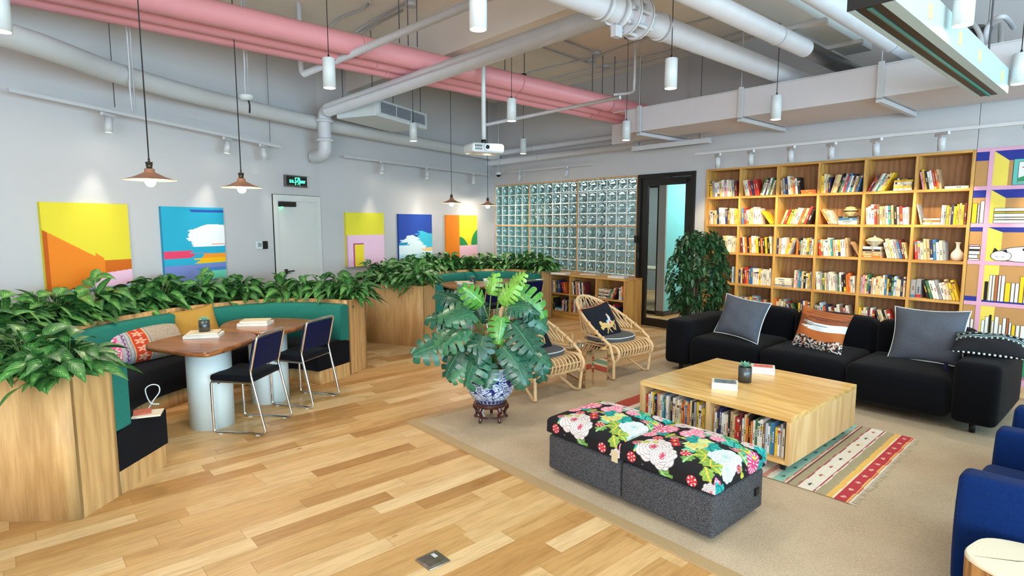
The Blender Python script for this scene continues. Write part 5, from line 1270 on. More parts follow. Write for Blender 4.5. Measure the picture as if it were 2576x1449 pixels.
def mons(name, dark, mid, pale):
    s = NT(name); s.set(Roughness=.3); tc = s.n('ShaderNodeTexCoord'); sp = s.n('ShaderNodeSeparateXYZ'); s.link(tc.outputs['UV'], sp.inputs[0])
    u = s.math('ABSOLUTE', s.math('SUBTRACT', sp.outputs[0], .5)); n_ = s.noise(s.coord(), 9, 3)
    oi = s.n('ShaderNodeObjectInfo').outputs['Random']
    mid_ = s.math('LESS_THAN', u, .012); f = s.math('ADD', s.math('MULTIPLY', n_, .6), s.math('MULTIPLY', oi, .35))
    c = s.ramp(f, [(.25, dark), (.5, mid), (.8, pale)]); s.base(s.mix(mid_, c, lin(pale))); return s.m
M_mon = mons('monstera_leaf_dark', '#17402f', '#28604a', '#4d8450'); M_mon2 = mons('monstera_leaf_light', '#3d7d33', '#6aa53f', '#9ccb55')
def mleaf(L, W, curl=.3, n=6, seed=0):
    rd = random.Random(seed); mb = MB()
    def pt(s_, r_, v):   # r_ 0..1 of half width
        half = W*.5*(math.sin(math.pi*(.14+.80*v))**.75)*(1.0 if v < .55 else 1-(v-.55)*.5)
        x = s_*half*r_; y = L*(v-.0)-L*.10*r_*(1-v)*1.3+L*.10*r_*v
        z = -curl*L*(v**2)*.6-curl*W*.55*(r_**2)+.02*math.sin(7*v+seed)*r_
        return (x, y, z)
    for s_ in (-1, 1):
        K = n; g0 = .0
        for i in range(K):
            v0, v1 = i/K, (i+1)/K; vm = (v0+v1)/2; rows = []
            split = rd.choice((.3, .42, .55, .3))
            for r_, sh in ((0, 0), (.12, 0), (split, .0), (split+.05, .2), (.68, .26), (.84, .3), (.95, .44), (1.0, .72)):
                if i == 0: sh *= .4
                if i == K-1 and r_ > .5: sh = max(sh, .3)
                a = v0+(v1-v0)*sh*.5; b = v1-(v1-v0)*sh*.5; rows.append((pt(s_, r_, a), pt(s_, r_, (a+b)/2), pt(s_, r_, b), r_, a, b))
            vs = []; uv = []
            for (p, q, t_, r_, a, b) in rows: vs += [p, q, t_]; uv += [(.5+s_*r_/2, a), (.5+s_*r_/2, (a+b)/2), (.5+s_*r_/2, b)]
            fs = []
            for k in range(len(rows)-1):
                for j in range(2):
                    f = (k*3+j, k*3+j+1, (k+1)*3+j+1, (k+1)*3+j); fs.append(f if s_ < 0 else f[::-1])
            mb.add(vs, fs, 0, True, uv)
    mb.tube([pt(0, 0, i/6)[:2]+(pt(0, 0, i/6)[2]-.001,) for i in range(7)], [.0035*(1-i/8) for i in range(7)], 5, mi=1, caps=False)
    return mb
mleaves = []
for i in range(5):
    me = mleaf(1, 1.0, .22+.07*i, 5+i % 2, i).mesh('monstera_leaf', merge=False); mleaves.append(me)
def place_mleaf(base, d, nrm, size, m, seed=0, parent=None):
    me = mleaves[seed % 5]
    key = (m.name, seed % 5)
    if key not in _mc: c = me.copy(); c.materials.append(m); c.materials.append(M_stem); _mc[key] = c
    o = D.objects.new('leaf', _mc[key]); COL.objects.link(o); o.parent = parent
    y = Vector(d).normalized(); x = y.cross(Vector(nrm)).normalized(); z = x.cross(y)
    M = Matrix((x, y, z)).transposed().to_4x4(); o.matrix_local = Matrix.Translation(base) @ M @ Matrix.Scale(size, 4)
    return o
_mc = {}
rd = random.Random(11)
# (px, py of leaf base, depth towards the camera, size, screen heading in degrees (0 right, 90 up), light?)
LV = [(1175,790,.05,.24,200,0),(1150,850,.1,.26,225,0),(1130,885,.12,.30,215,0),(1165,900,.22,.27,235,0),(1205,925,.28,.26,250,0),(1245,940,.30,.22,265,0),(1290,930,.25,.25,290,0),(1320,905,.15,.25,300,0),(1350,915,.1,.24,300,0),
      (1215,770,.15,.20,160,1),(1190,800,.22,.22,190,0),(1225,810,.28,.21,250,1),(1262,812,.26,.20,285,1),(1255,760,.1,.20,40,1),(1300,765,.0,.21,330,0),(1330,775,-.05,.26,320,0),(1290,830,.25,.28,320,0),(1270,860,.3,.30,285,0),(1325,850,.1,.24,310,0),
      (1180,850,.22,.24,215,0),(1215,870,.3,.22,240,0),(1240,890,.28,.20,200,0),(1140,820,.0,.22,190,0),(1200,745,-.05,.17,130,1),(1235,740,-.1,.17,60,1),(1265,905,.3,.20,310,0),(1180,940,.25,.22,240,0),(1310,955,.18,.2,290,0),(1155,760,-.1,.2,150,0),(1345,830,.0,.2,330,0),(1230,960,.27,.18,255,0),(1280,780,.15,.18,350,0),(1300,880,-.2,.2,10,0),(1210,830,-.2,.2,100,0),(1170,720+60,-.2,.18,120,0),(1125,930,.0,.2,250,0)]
stems = MB(); b3 = Vector((PX_, PY_, -.029))
for i, (px, py, dep, size, hd, lt) in enumerate(LV):
    py = 745+(py-745)*.80; r0 = ray(px, py); s_ = (PY_-dep)/r0.y; p = Vector((0,0,CAMH))+r0*s_-b3
    if i % 6 == 5: continue
    size *= 1.0; a = math.radians(hd); out = Vector((math.cos(a), 0, math.sin(a)))
    toward = Vector((0, -1, 0)); out = (out+Vector((rd.uniform(-.4,.4), 0, rd.uniform(-.1,.5)))).normalized(); d = (out+toward*(.5 if dep > .05 else .1)+Vector((0,0,-.05))).normalized()
    nrm = (Vector((0,0,1))*.75+toward*.9+out*.25+Vector((rd.uniform(-.3,.3),0,rd.uniform(-.2,.2)))).normalized()
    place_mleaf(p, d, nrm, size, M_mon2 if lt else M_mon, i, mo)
    q = Vector((rd.uniform(-.06,.06), rd.uniform(-.06,.06), .44)); mid = q.lerp(p, .55)+Vector((0, 0, .10)); stems.tube(crom([q, mid, p], 5), .0055, 6, caps=False)
# tall bright leaf and new spear at the top right
for (px, py, dx, dz, size, lt) in ((1300, 735, .75, -.75, .30, 1), (1283, 722, .45, .55, .17, 1)):
    r0 = ray(px, py); p = Vector((0,0,CAMH))+r0*((PY_+.05)/r0.y)-b3
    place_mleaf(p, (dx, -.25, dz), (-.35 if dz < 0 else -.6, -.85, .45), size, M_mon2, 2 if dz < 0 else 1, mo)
    q = Vector((.02, 0, .44)); stems.tube(crom([q, q.lerp(p, .5)+Vector((-.0, 0, .06)), p], 5), .006, 6, caps=False)
r0 = ray(1257, 700); p = Vector((0,0,CAMH))+r0*(PY_/r0.y)-b3; stems.tube([(0.0, 0, .44), (.05, 0, .9), tuple(p)], [.006, .007, .001], 6)
obj('stems', stems, M_stem, mo)
# low tubes under pot (white tag)
tag(obj('white_ribbon', MB().tube(crom([(0,0,0),(-.03,.0,.02),(-.02,0,.05),(.02,0,.07),(.0,.0,.045),(.02,0,.01)], 4), .009, 6), M_white, None, (PX_-.07, PY_-.03, .03)), 'small white crescent tag under the lacquered plant stand', 'tag')

# ---------------------------------------------------------------- umbrella tree beside the door
tp = rm(-4.12, 6.95, 0); tr = thing('potted_umbrella_tree', 'tall bushy umbrella tree between the glass door and the bookcase', 'potted plant', tp)
obj('pot', MB().lathe([(0, 0), (.14, 0), (.18, .3), (.19, .32), (.175, .32), (.17, .28), (0, .28)], 28), M_gun, tr)
mb = MB()
for i in range(5): a = i*1.3; mb.tube([(.03*math.cos(a), .03*math.sin(a), .28), (.06*math.cos(a+.5), .06*math.sin(a+.5), .8), (.16*math.cos(a+1), .16*math.sin(a+1), 1.3)], .011, 6)
obj('trunk', mb, mat('bark', '#5a4a35', .8), tr)
M_sch = leafmat('umbrella_leaf', '#23482f', '#41703f', '#7fa55a', .25)
mb = MB(); rd = random.Random(21)
for i in range(400):
    z = rd.uniform(.42, 1.5); rmax = .36*math.sin(math.pi*min(1, max(.12, (z-.15)/1.55)))**.6+.05
    a = rd.uniform(0, 2*math.pi); q = rmax*rd.uniform(.45, 1)**.7; c = Vector((q*math.cos(a), q*math.sin(a), z)); ax = Vector((math.cos(a), math.sin(a), rd.uniform(-.1, 1.1))).normalized()
    e1 = ax.orthogonal().normalized(); e2 = ax.cross(e1); nl = rd.randint(6, 8); L = rd.uniform(.07, .11)
    for k in range(nl):
        b = 2*math.pi*k/nl+rd.uniform(-.2, .2); d = e1*math.cos(b)+e2*math.sin(b)+ax*.15-Vector((0,0,.15)); leaf(mb, c+d*.008, d, L*rd.uniform(.8, 1.1), L*.42, .25, rd.uniform(-.4,.4), .2, 2, 4)
obj('foliage', mb, M_sch, tr, merge=False)

# ---------------------------------------------------------------- rattan armchairs (front is local +x)
M_rat = mat('rattan', '#d3b083', .5, nz=.12, ns=25); M_rat2 = mat('rattan_binding', '#c59d6c', .6, nz=.15, ns=40)
M_dcush = fabric('dark_grey_canvas', '#55585c', '#47494d', 300)
def rattan(loc, label):
    t = thing('rattan_armchair', label, 'armchair', loc, TR, 'rattan armchairs'); R_ = .016
    # big hoop: arms sweep up into the round back
    def hoop(s, w=.345, top=.80, f=1.0):
        a = math.pi*s   # 0..1 from right arm front round the back to left arm front
        y = w*math.cos(a); xx = .25-.66*math.sin(a)**.9*f; z = .40+(top-.40)*math.sin(a)**.9
        return Vector((xx, y, z))
    hp = [hoop(i/40) for i in range(41)]
    fr = [(.30, .335, .33), (.285, .335, .375)]
    mb = MB().tube([Vector((.315, .30, .02)), Vector((.325, .315, .2))]+[Vector(p) for p in fr]+hp[1:-1]+[Vector((p[0], -p[1], p[2])) for p in fr[::-1]]+[Vector((.325, -.315, .2)), Vector((.315, -.30, .02))], R_, 10)
    obj('hoop_frame', mb, M_rat, t)
    # seat ring
    ring = [Vector((.22-.52*math.sin(math.pi*i/30)**.8 if 0 < i < 30 else .22, .30*math.cos(math.pi*i/30), .36-.02*math.sin(math.pi*i/30))) for i in range(31)]
    mb = MB().tube(ring, .013, 8); mb.tube([(p.x-.015, p.y, p.z+.06+.04*math.sin(math.pi*i/30)) for i, p in enumerate(ring)], .010, 8); obj('seat_ring', mb, M_rat, t)
    # back hairpins
    mb = MB(); n = 15
    for i in range(n):
        s0 = .12+.76*i/(n-1); w_ = .021+.006*math.sin(math.pi*s0)
        sl = s0*.42 if s0 < .4 else (1-(1-s0)*.42 if s0 > .6 else .168+(s0-.4)*3.32)
        sl = min(.96, max(.04, sl)); q_ = sl*30; lo = ring[int(q_)].lerp(ring[min(30, int(q_)+1)], q_-int(q_))+Vector((-.015, 0, .05+.04*(abs(s0-.5) > .12)))
        def T(s): h_ = hoop(s); return h_.lerp(lo, .13)
        a_, b_ = T(max(.03, s0-w_)), T(min(.97, s0+w_)); top = hoop(s0).lerp(lo, .045)
        mb.tube(crom([lo, lo.lerp(a_, .6)+(a_-b_)*.12, a_, top, b_, lo.lerp(b_, .6)+(b_-a_)*.12, lo], 4), .0075, 6)
    obj('back_spokes', mb, M_rat, t)
    # seat slats rolling over the front edge
    pf = [(-.26, .345), (.0, .35), (.24, .365), (.30, .36), (.345, .325), (.355, .28), (.335, .235), (.29, .215), (.24, .225)]
    for i in range(12):
        y = -.27+.54*i/11; mb = MB().tube(crom([(x if x > -.2 else -.26*math.cos(y*2.2), y, z) for x, z in pf], 3), .0075, 6); obj('seat_slat', mb, M_rat, t)
    for s_ in (-1, 1): obj('side_roll', MB().tube(crom([(-.2, s_*.29, .33), (.05, s_*.29, .335), (.25, s_*.29, .36), (.33, s_*.29, .35), (.37, s_*.29, .30), (.36, s_*.29, .24), (.32, s_*.29, .205), (.26, s_*.29, .215)], 4), .017, 10), M_rat, t)
    mb = MB()
    for x, z in ((.345, .30), (.30, .218), (.1, .335)): mb.tube([(x, -.29, z), (x, .29, z)], .008, 6)
    mb.tube([(.33, -.285, .225), (.33, .285, .225)], .012, 8); obj('cross_rails', mb, M_rat2, t)
    # legs: V shaped runners
    for s_ in (-1, 1):
        y = s_*.30
        obj('leg', MB().tube(crom([(.315, y, .03), (.30, y*.98, .014), (.265, y*.95, .014), (.22, y*.9, .04), (.0, y*.75, .17), (-.12, y*.7, .30)], 5), .014, 8), M_rat, t)
        obj('leg', MB().tube(crom([(-.30, y*.92, .42), (-.29, y*.92, .25), (-.30, y*.95, .05), (-.275, y*.95, .015), (-.23, y*.92, .018), (-.15, y*.85, .06), (.14, y*.8, .22), (.24, y*.8, .25)], 5), .014, 8), M_rat, t)
    mb = MB().tube([(-.02, -.25, .16), (-.02, .25, .16)], .009, 6).tube([(.06, -.25, .17), (.06, .25, .17)], .009, 6); obj('stretcher', mb, M_rat, t)
    mb = MB()
    for s in (.02, .06, .94, .98, .12, .88):
        p = hoop(s); mb.rbox(p, (.021, .021, .026), .02, 2, m=1)
    obj('cane_binding', mb, M_rat2, t)
    # seat pad
    def padpoly(k):
        out = []
        for i in range(32):
            a = 2*math.pi*i/32; out.append((.02+k*.245*math.cos(a) if math.cos(a) > 0 else .02+k*.25*math.cos(a), k*.27*(abs(math.sin(a))**.75)*(1 if math.sin(a) >= 0 else -1)))
        return out
    mb = MB().prism(padpoly(.98), .372, .385, top=padpoly(1.0), smooth=True).prism(padpoly(1.0), .385, .405, smooth=True).prism(padpoly(1.0), .405, .415, top=padpoly(.97), smooth=True); o = obj('seat_pad', mb, M_dcush, t)
    obj('pad_piping', MB().tube([(x, y, .411) for x, y in padpoly(.985)], .005, 6, closed=True), M_pip, o)
    return t
r1 = rattan(rm(-4.02, 3.85, .012), 'pale rattan armchair partly behind the monstera')
r2 = dup(r1, rm(-4.02, 4.98, .012), TR, 'pale rattan armchair beside the small mirrored table, farther one')
def horse(flip):
    def fn(u, v):
        if flip: pass
        r = np.tile(cl('#0d121f'), (len(u), 1)); sh = np.sin((u*3+v*1.2)*5+2*np.sin(v*6)); r = r*(1+.0*sh)[:, None]
        tan = '#cfa968'
        def ell(cx, cy, rx, ry, c, a=0):
            dx, dy = u-cx, v-cy; p_ = dx*math.cos(a)+dy*math.sin(a); q_ = -dx*math.sin(a)+dy*math.cos(a); put(r, (p_/rx)**2+(q_/ry)**2 < 1, c)
        ell(.54, .36, .17, .085, tan, .1); ell(.36, .38, .085, .07, tan, .2); ell(.30, .44, .05, .085, tan, .4); ell(.27, .33, .035, .06, tan, .5)
        for (x, y, a) in ((.42,.24,-.25),(.50,.22,.5),(.64,.25,.45),(.71,.27,-.1)): ell(x, y, .018, .085, tan, a)
        for (x, y, a) in ((.39,.16,.8),(.55,.15,.9),(.70,.18,.9)): ell(x, y, .014, .035, '#b98d4c', a)
        ell(.74, .40, .055, .018, tan, .6); ell(.56, .42, .085, .075, '#c8cdd2'); ell(.57, .40, .045, .05, '#d8743c'); ell(.60, .53, .05, .08, '#d6d3d8', -.2); ell(.50, .47, .05, .02, '#7fb4c6', .3); ell(.585, .62, .03, .035, '#d9c4ae')
        return r
    return fn
M_satin = mat('black_satin', '#0d121f', .3); M_org = mat('orange_edge', '#c8683c', .5)
for (k_, lab, sd) in ((3.86, 'black satin cushion with a tan horse and rider, on the rattan chair behind the monstera', 3), (4.97, 'black satin cushion with a tan horse and rider, on the farther rattan chair', 8)):
    up = Vector((0,0,1))*.9-Vector((CT, ST, 0))*.5; right = Vector((-ST, CT, 0))
    pillow('horse_cushion', lab, rm(-4.09, k_-.03, .55), .46, .43, .13, basis(right*1.0+Vector((0,0,.12)), up), M_satin, M_org, group='black horse cushions', seed=sd, colf=horse(0), back=M_satin)

# ---------------------------------------------------------------- faceted mirror side table
c0 = rm(-3.84, 4.42, .0125); mt = thing('mirrored_side_table', 'small faceted mirrored side table between the rattan armchairs', 'side table', c0, TR)
poly = []
for i in range(12):
    a = 2*math.pi*i/12+.12; q = .235 if i % 2 == 0 else .15; poly.append((q*math.cos(a), q*math.sin(a)))
obj('faceted_base', MB().prism(poly, 0, .372), M_mirror, mt); obj('mirror_top', MB().prism([(x*1.06, y*1.06) for x, y in poly], .3725, .38), M_mirror, mt)

# ---------------------------------------------------------------- books
PAL = {'white': '#e4e0d8', 'ivory': '#d9cfb4', 'cream': '#d7bf8c', 'red': '#b5302a', 'orange': '#d2692c', 'yellow': '#e2bb2a', 'black': '#211d1e', 'navy': '#2a2f58', 'blue': '#3d6fa0', 'teal': '#3f8d98', 'green': '#3f6e4a', 'grey': '#9a9a9c', 'brown': '#7d5a40', 'pink': '#d8909a', 'aqua': '#b5c9da', 'maroon': '#6d2630', 'tan': '#c3a078'}
WTS = ['white']*9+['ivory']*6+['cream']*4+['red']*3+['orange']*2+['yellow', 'yellow']+['black']*3+['navy']*2+['blue']*2+['teal']+['green']+['grey']*3+['brown']+['pink']+['aqua']*2+['maroon']+['tan']*2
MBK = {k: mat('book_'+k.replace(' ', '_'), v, .55, nz=.06, ns=40) for k, v in PAL.items()}
BOOKS = []
rb = random.Random(99)
def book_mesh(w, h, d, c, style):
    """spine on the local -y side; origin at the bottom corner"""
    mb = MB(); e = .0025
    mb.box(0, e, 0, d, 0, h, 0); mb.box(w-e, w, 0, d, 0, h, 0); mb.box(e, w-e, 0, e, 0, h, 0)
    mb.box(e, w-e, e, d-.004, .003, h-.004, 1)
    if style['band']: z0, z1 = style['band']; mb.box(-.0004, w+.0004, -.0006, .02, h*z0, h*z1, 2)
    z = h*style['t0']
    for L in style['bars']:   # abstract title blocks along the spine
        if z+L*h < h*.93: mb.box(w*.32, w*.68, -.0008, .001, z, z+L*h, 3)
        z += (L+.02)*h
    return mb
def style(c):
    light = c in ('white', 'ivory', 'cream', 'yellow', 'aqua', 'tan', 'pink', 'grey')
    s = dict(band=None, bars=[rb.uniform(.03, .09) for _ in range(rb.randint(2, 5))], t0=rb.uniform(.25, .55), ink=rb.choice(['black', 'navy', 'red', 'brown']) if light else rb.choice(['white', 'cream', 'yellow']))
    if rb.random() < .35: a = rb.choice((.02, .7, .82)); s['band'] = (a, a+rb.uniform(.08, .28 if a < .5 else .12)); 
    s['bc'] = rb.choice(list(PAL)); return s
def add_book(M, w, h, d, c, lab, group):
    BOOKS.append(dict(M=M, w=w, h=h, d=d, c=c, st=style(c), lab=lab, group=group))
ORD = ['first', 'second', 'third', 'fourth', 'fifth', 'sixth', 'seventh', 'eighth', 'ninth', 'tenth', 'eleventh', 'twelfth', 'thirteenth', 'fourteenth', 'fifteenth', 'sixteenth', 'seventeenth', 'eighteenth', 'nineteenth', 'twentieth']+['%dth' % i for i in range(21, 40)]
def fill(base, x0, x1, y0, segs, cell, group, hr=(.185, .235), dr=(.13, .155), cols=None):
    """segs: ('v', n, tilt_degrees, width) standing books; ('s', n, width) flat stack; ('g', width) gap"""
    x = x0; k = 0; ci = 0
    for sgm in segs:
        if sgm[0] == 'g': x += sgm[1]; continue
        if sgm[0] == 'v':
            _, n, tilt, width = sgm[:4]; a = math.radians(tilt); H = .215
            thick = max(.010, (width-H*math.sin(abs(a)))*math.cos(a)/max(1, n)); xs = x+(H*math.sin(-a) if a < 0 else 0)
            for i in range(n):
                c = (cols[ci] if cols and ci < len(cols) else rb.choice(WTS)); ci += 1; w = thick*rb.uniform(.8, .99)
                h = rb.uniform(*hr)*(1 if abs(tilt) < 22 else .96); d = rb.uniform(*dr)
                if a >= 0: R = Matrix.Translation((xs+thick/math.cos(a)*(i+1), y0+rb.uniform(0, .012), .0005)) @ Matrix.Rotation(a, 4, 'Y') @ Matrix.Translation((-w, 0, 0))
                else: R = Matrix.Translation((xs+thick/math.cos(a)*i, y0+rb.uniform(0, .012), .0005)) @ Matrix.Rotation(a, 4, 'Y')
                ln = '' if abs(tilt) < 9 else (' leaning right' if tilt > 0 else ' leaning left')
                add_book(base @ R, w, h, d, c, f'{c} book{ln}, {ORD[k]} from left, {cell}', group); k += 1
            x += width
        else:
            _, n, width = sgm; z = .0005
            for i in range(n):
                c = (cols[ci] if cols and ci < len(cols) else rb.choice(WTS)); ci += 1; w = rb.uniform(.016, .03); h = min(width, .225)*rb.uniform(.9, .99); d = rb.uniform(*dr)
                R = Matrix.Translation((x+h+(width-h)*.5*rb.random(), y0+rb.uniform(0, .01), z+0)) @ Matrix.Rotation(-math.pi/2, 4, 'Y')
                add_book(base @ R, w, h, d, c, f'{c} book lying flat, {ORD[i]} from bottom, {cell}', group); z += w+.0006
            x += width; LASTSTACK.append(base @ Vector((x-width/2, y0+.07, z)))
LASTSTACK = []
# tall bookcase -----------------------------------------------------
BT0, BT1, BK = -4.445, -1.389, 7.63; BW = (BT1-BT0)
bc = thing('bookcase', 'tall built-in oak bookcase with six bays of books', 'bookcase', rm(BT0, BK, 0), TR)
ZS = [.035, .42, .812, 1.24, 1.63, 2.013]; ZT = [.39+.0, .782, 1.21, 1.60, 1.983, 2.378]
mb = MB(); mb.box(0, .028, 0, .3, 0, 2.405); o1 = obj('side_panel', mb, M_oakcasez, bc); obj('side_panel', MB().box(BW-.028, BW, 0, .3, 0, 2.405), M_oakcasez, bc)
obj('top_panel', MB().box(.0281, BW-.0281, 0, .3, 2.378, 2.405), M_oakcase, bc); obj('back_panel', MB().box(.0281, BW-.0281, .285, .299, .002, 2.3779), M_oakback, bc)
E_ = [BW*i/6 for i in range(7)]
for i in range(1, 6): obj('divider', MB().box(E_[i]-.014, E_[i]+.014, .001, .2849, .005, 2.3779), M_oakcasez, bc)
for z in ZS:
    for i in range(6):
        a = E_[i]+(.0281 if i == 0 else .0141); b = E_[i+1]-(.0281 if i == 5 else .0141); obj('shelf', MB().box(a, b, .0005, .2848, z-.029, z), M_oakcase, bc)
B_ = Matrix.Translation(rm(BT0, BK, 0)) @ Matrix.Rotation(TR, 4, 'Z')
CELLS = {(5,0): [('v',11,-6,.43)], (5,1): [('v',6,-13,.25),('v',6,16,.215)], (5,2): [('v',8,-7,.27),('s',2,.19)], (5,3): [('v',4,0,.11),('v',13,14,.355)], (5,4): [('v',8,27,.27),('s',6,.19)], (5,5): [('v',8,-12,.22),('g',.02),('s',1,.225)],
         (4,0): [('v',14,-4,.46)], (4,1): [('v',8,-4,.28),('v',2,-38,.18)], (4,2): [('g',.03),('v',10,20,.43)], (4,3): [('v',4,-32,.22),('s',4,.22)], (4,4): [('v',15,-5,.45)], (4,5): [('v',1,-14,.07),('g',.0),('s',3,.16),('v',10,0,.22)],
         (3,0): [('g',.2),('v',9,0,.26)], (3,1): [('v',14,-6,.46)], (3,2): [('v',4,0,.11),('v',3,20,.14),('v',8,0,.21)], (3,3): [('v',12,-6,.36),('v',2,-30,.1)], (3,4): [('s',5,.2),('v',8,-16,.27)], (3,5): [('v',10,-6,.31)],
         (2,0): [('v',3,0,.07),('g',.3),('v',2,0,.05)], (2,1): [('v',16,-2,.46)], (2,2): [('s',4,.22),('g',.02),('v',9,0,.22)], (2,3): [('v',18,-5,.46)], (2,4): [('v',20,0,.46)], (2,5): [('v',2,0,.1),('v',10,-18,.36)],
         (1,1): [('v',12,0,.40)], (1,2): [('v',5,0,.15),('v',4,-24,.16),('v',5,0,.15)], (1,3): [('v',12,-12,.44)], (1,4): [('v',7,0,.17),('v',6,-20,.22)], (1,5): [('v',9,0,.26)]}
RN = {5: 'top shelf', 4: 'second shelf from the top', 3: 'third shelf from the top', 2: 'fourth shelf from the top', 1: 'fifth shelf from the top'}
RS = {5: 'highest', 4: 'second highest', 3: 'third highest', 2: 'fourth highest', 1: 'fifth highest'}
CC = {(5,0): ['yellow','grey','white','white','cream','white','pink','white','ivory','grey','maroon'], (5,2): ['tan','grey','navy','white','cream','orange','white','black','orange','orange'], (4,0): ['tan','white','tan','cream','navy','white','white','aqua','navy','brown','cream','white','tan','yellow'],
      (4,1): ['blue','red','white','cream','cream','white','white','white','yellow','yellow'], (4,2): ['cream','red','yellow','cream','ivory','white','orange','cream','red','black'], (4,5): ['grey','white','orange','white','white','grey','yellow','tan','navy','yellow','yellow','tan','yellow','maroon'],
      (2,5): ['grey','grey','black','green','white','white','grey','white','ivory','cream','yellow','yellow'], (3,5): ['red','grey','ivory','cream','tan','navy','blue','white','ivory','grey'], (5,5): ['pink','yellow','black','white','white','red','orange','tan','white'], (5,4): ['red','navy','tan','white','teal','cream','cream','yellow','white','yellow','cream','white','yellow','black']}
for (r_, c_), segs in sorted(CELLS.items(), reverse=True):
    n0 = len(LASTSTACK); x0 = E_[c_]+(.03 if c_ == 0 else .016)
    fill(B_ @ Matrix.Translation((0, 0, ZS[r_])), x0, E_[c_+1]-.016, .03, segs, f'bay {["one","two","three","four","five","six"][c_]} from door, {RS[r_]} bookcase shelf', f'books on the {RN[r_]} of the tall bookcase', cols=CC.get((r_, c_)))
    if len(LASTSTACK) > n0:
        if (r_, c_) == (4, 3): JAR = LASTSTACK[-1]
        if (r_, c_) == (3, 4): TUR = LASTSTACK[-1]
# ornaments
t = thing('lidded_jar', 'squat cream lidded jar with dark bands on a book stack, bay four of the bookcase', 'jar', JAR+Vector((0, 0, .001))); M_jar = mat('jar_glaze', '#cdbb85', .3, nz=.35, ns=35)
obj('body', MB().lathe([(0, .012), (.04, .012), (.045, .0), (.05, .0), (.045, .02), (.075, .04), (.082, .06), (.07, .08), (.05, .088)], 28), M_jar, t); obj('lid', MB().lathe([(.056, .086), (.06, .092), (.045, .108), (.015, .116), (0, .117)], 28), M_jar, t); obj('band', MB().lathe([(.079, .068), (.0835, .064), (.083, .058), (.079, .052)], 28), M_blk, t)
t = thing('tureen', 'pale ribbed tureen with finial lid on a book stack, bay five of the bookcase', 'tureen', TUR+Vector((0, 0, .001))); M_tur = mat('tureen_glaze', '#b9ae98', .3, nz=.3, ns=30)
obj('body', MB().lathe([(0, .006), (.035, .0), (.045, .0), (.035, .014), (.07, .03), (.09, .055), (.092, .065)], 28), M_tur, t); obj('lid', MB().lathe([(.096, .066), (.09, .078), (.06, .098), (.02, .108), (.012, .116), (.008, .13), (0, .132)], 28), M_tur, t)
p = rm(BT0+E_[5]+.40, BK+.13, ZS[3]+.001); t = thing('bottle_vase', 'cream bottle-shaped ceramic vase at the right end of the bookcase', 'vase', p)
obj('vase_body', MB().lathe([(0, 0), (.035, 0), (.055, .02), (.062, .05), (.055, .085), (.03, .115), (.018, .135), (.016, .16), (.02, .185), (.032, .20), (.028, .20), (.014, .18), (.012, .14)], 32), M_vase, t)
# coffee table books --------------------------------------------------
C_ = Matrix.Translation(rm(-2.08, 4.285, 0)) @ Matrix.Rotation(TR, 4, 'Z') @ Matrix.Translation((0, 0, .1135))
c1_ = ['red','white','white','yellow','black','pink','cream','white','teal','blue','white','grey','black','white','cream','white','cream','orange','orange','blue','orange','cream','black','grey','yellow','white','cream','yellow','teal','tan']
c2_ = ['tan','white','navy','navy','white','white','ivory','black','tan','cream','red','red','maroon','white','cream','orange','black','orange','white','green','white','white','brown','aqua','white','teal','blue','yellow','white','grey','ivory','black','maroon','cream']
fill(C_, -.553, -.016, -.545, [('v', 29, 0, .53)], 'in the left shelf of the coffee table', 'books in the left shelf of the coffee table', hr=(.185, .225), cols=c1_)
fill(C_, .018, .553, -.545, [('v', 32, 0, .53)], 'in the right shelf of the coffee table', 'books in the right shelf of the coffee table', hr=(.185, .225), cols=c2_)
# low bookcase --------------------------------------------------------
LT0, LT1, LK = -7.26, -5.51, 7.19; LW = LT1-LT0; LD = .445
lb = thing('low_bookcase', 'low oak bookcase with six openings under the glass block window', 'bookcase', rm(LT0, LK, 0), TR)
obj('top_panel', MB().box(-.005, LW+.005, -.005, LD, .745, .772), M_oakcase, lb)
for x in (0, LW-.025): obj('side_panel', MB().box(x, x+.025, 0, LD, 0, .7449), M_oakcasez, lb)
LE = [LW*i/3 for i in range(4)]
for i in (1, 2): obj('divider', MB().box(LE[i]-.012, LE[i]+.012, .001, LD-.016, .125, .7449), M_oakcasez, lb)
obj('back_panel', MB().box(.0251, LW-.0251, LD-.015, LD-.001, .0, .7448), M_oakback, lb); obj('plinth', MB().box(.0251, LW-.0251, .01, .03, 0, .105), M_oakcase, lb)
for z in (.125, .435):
    for i in range(3): obj('shelf', MB().box(LE[i]+(.0251 if i == 0 else .0121), LE[i+1]-(.0251 if i == 2 else .0121), .0005, LD-.0155, z-.02, z), M_oakcase, lb)
L_ = Matrix.Translation(rm(LT0, LK, 0)) @ Matrix.Rotation(TR, 4, 'Z')
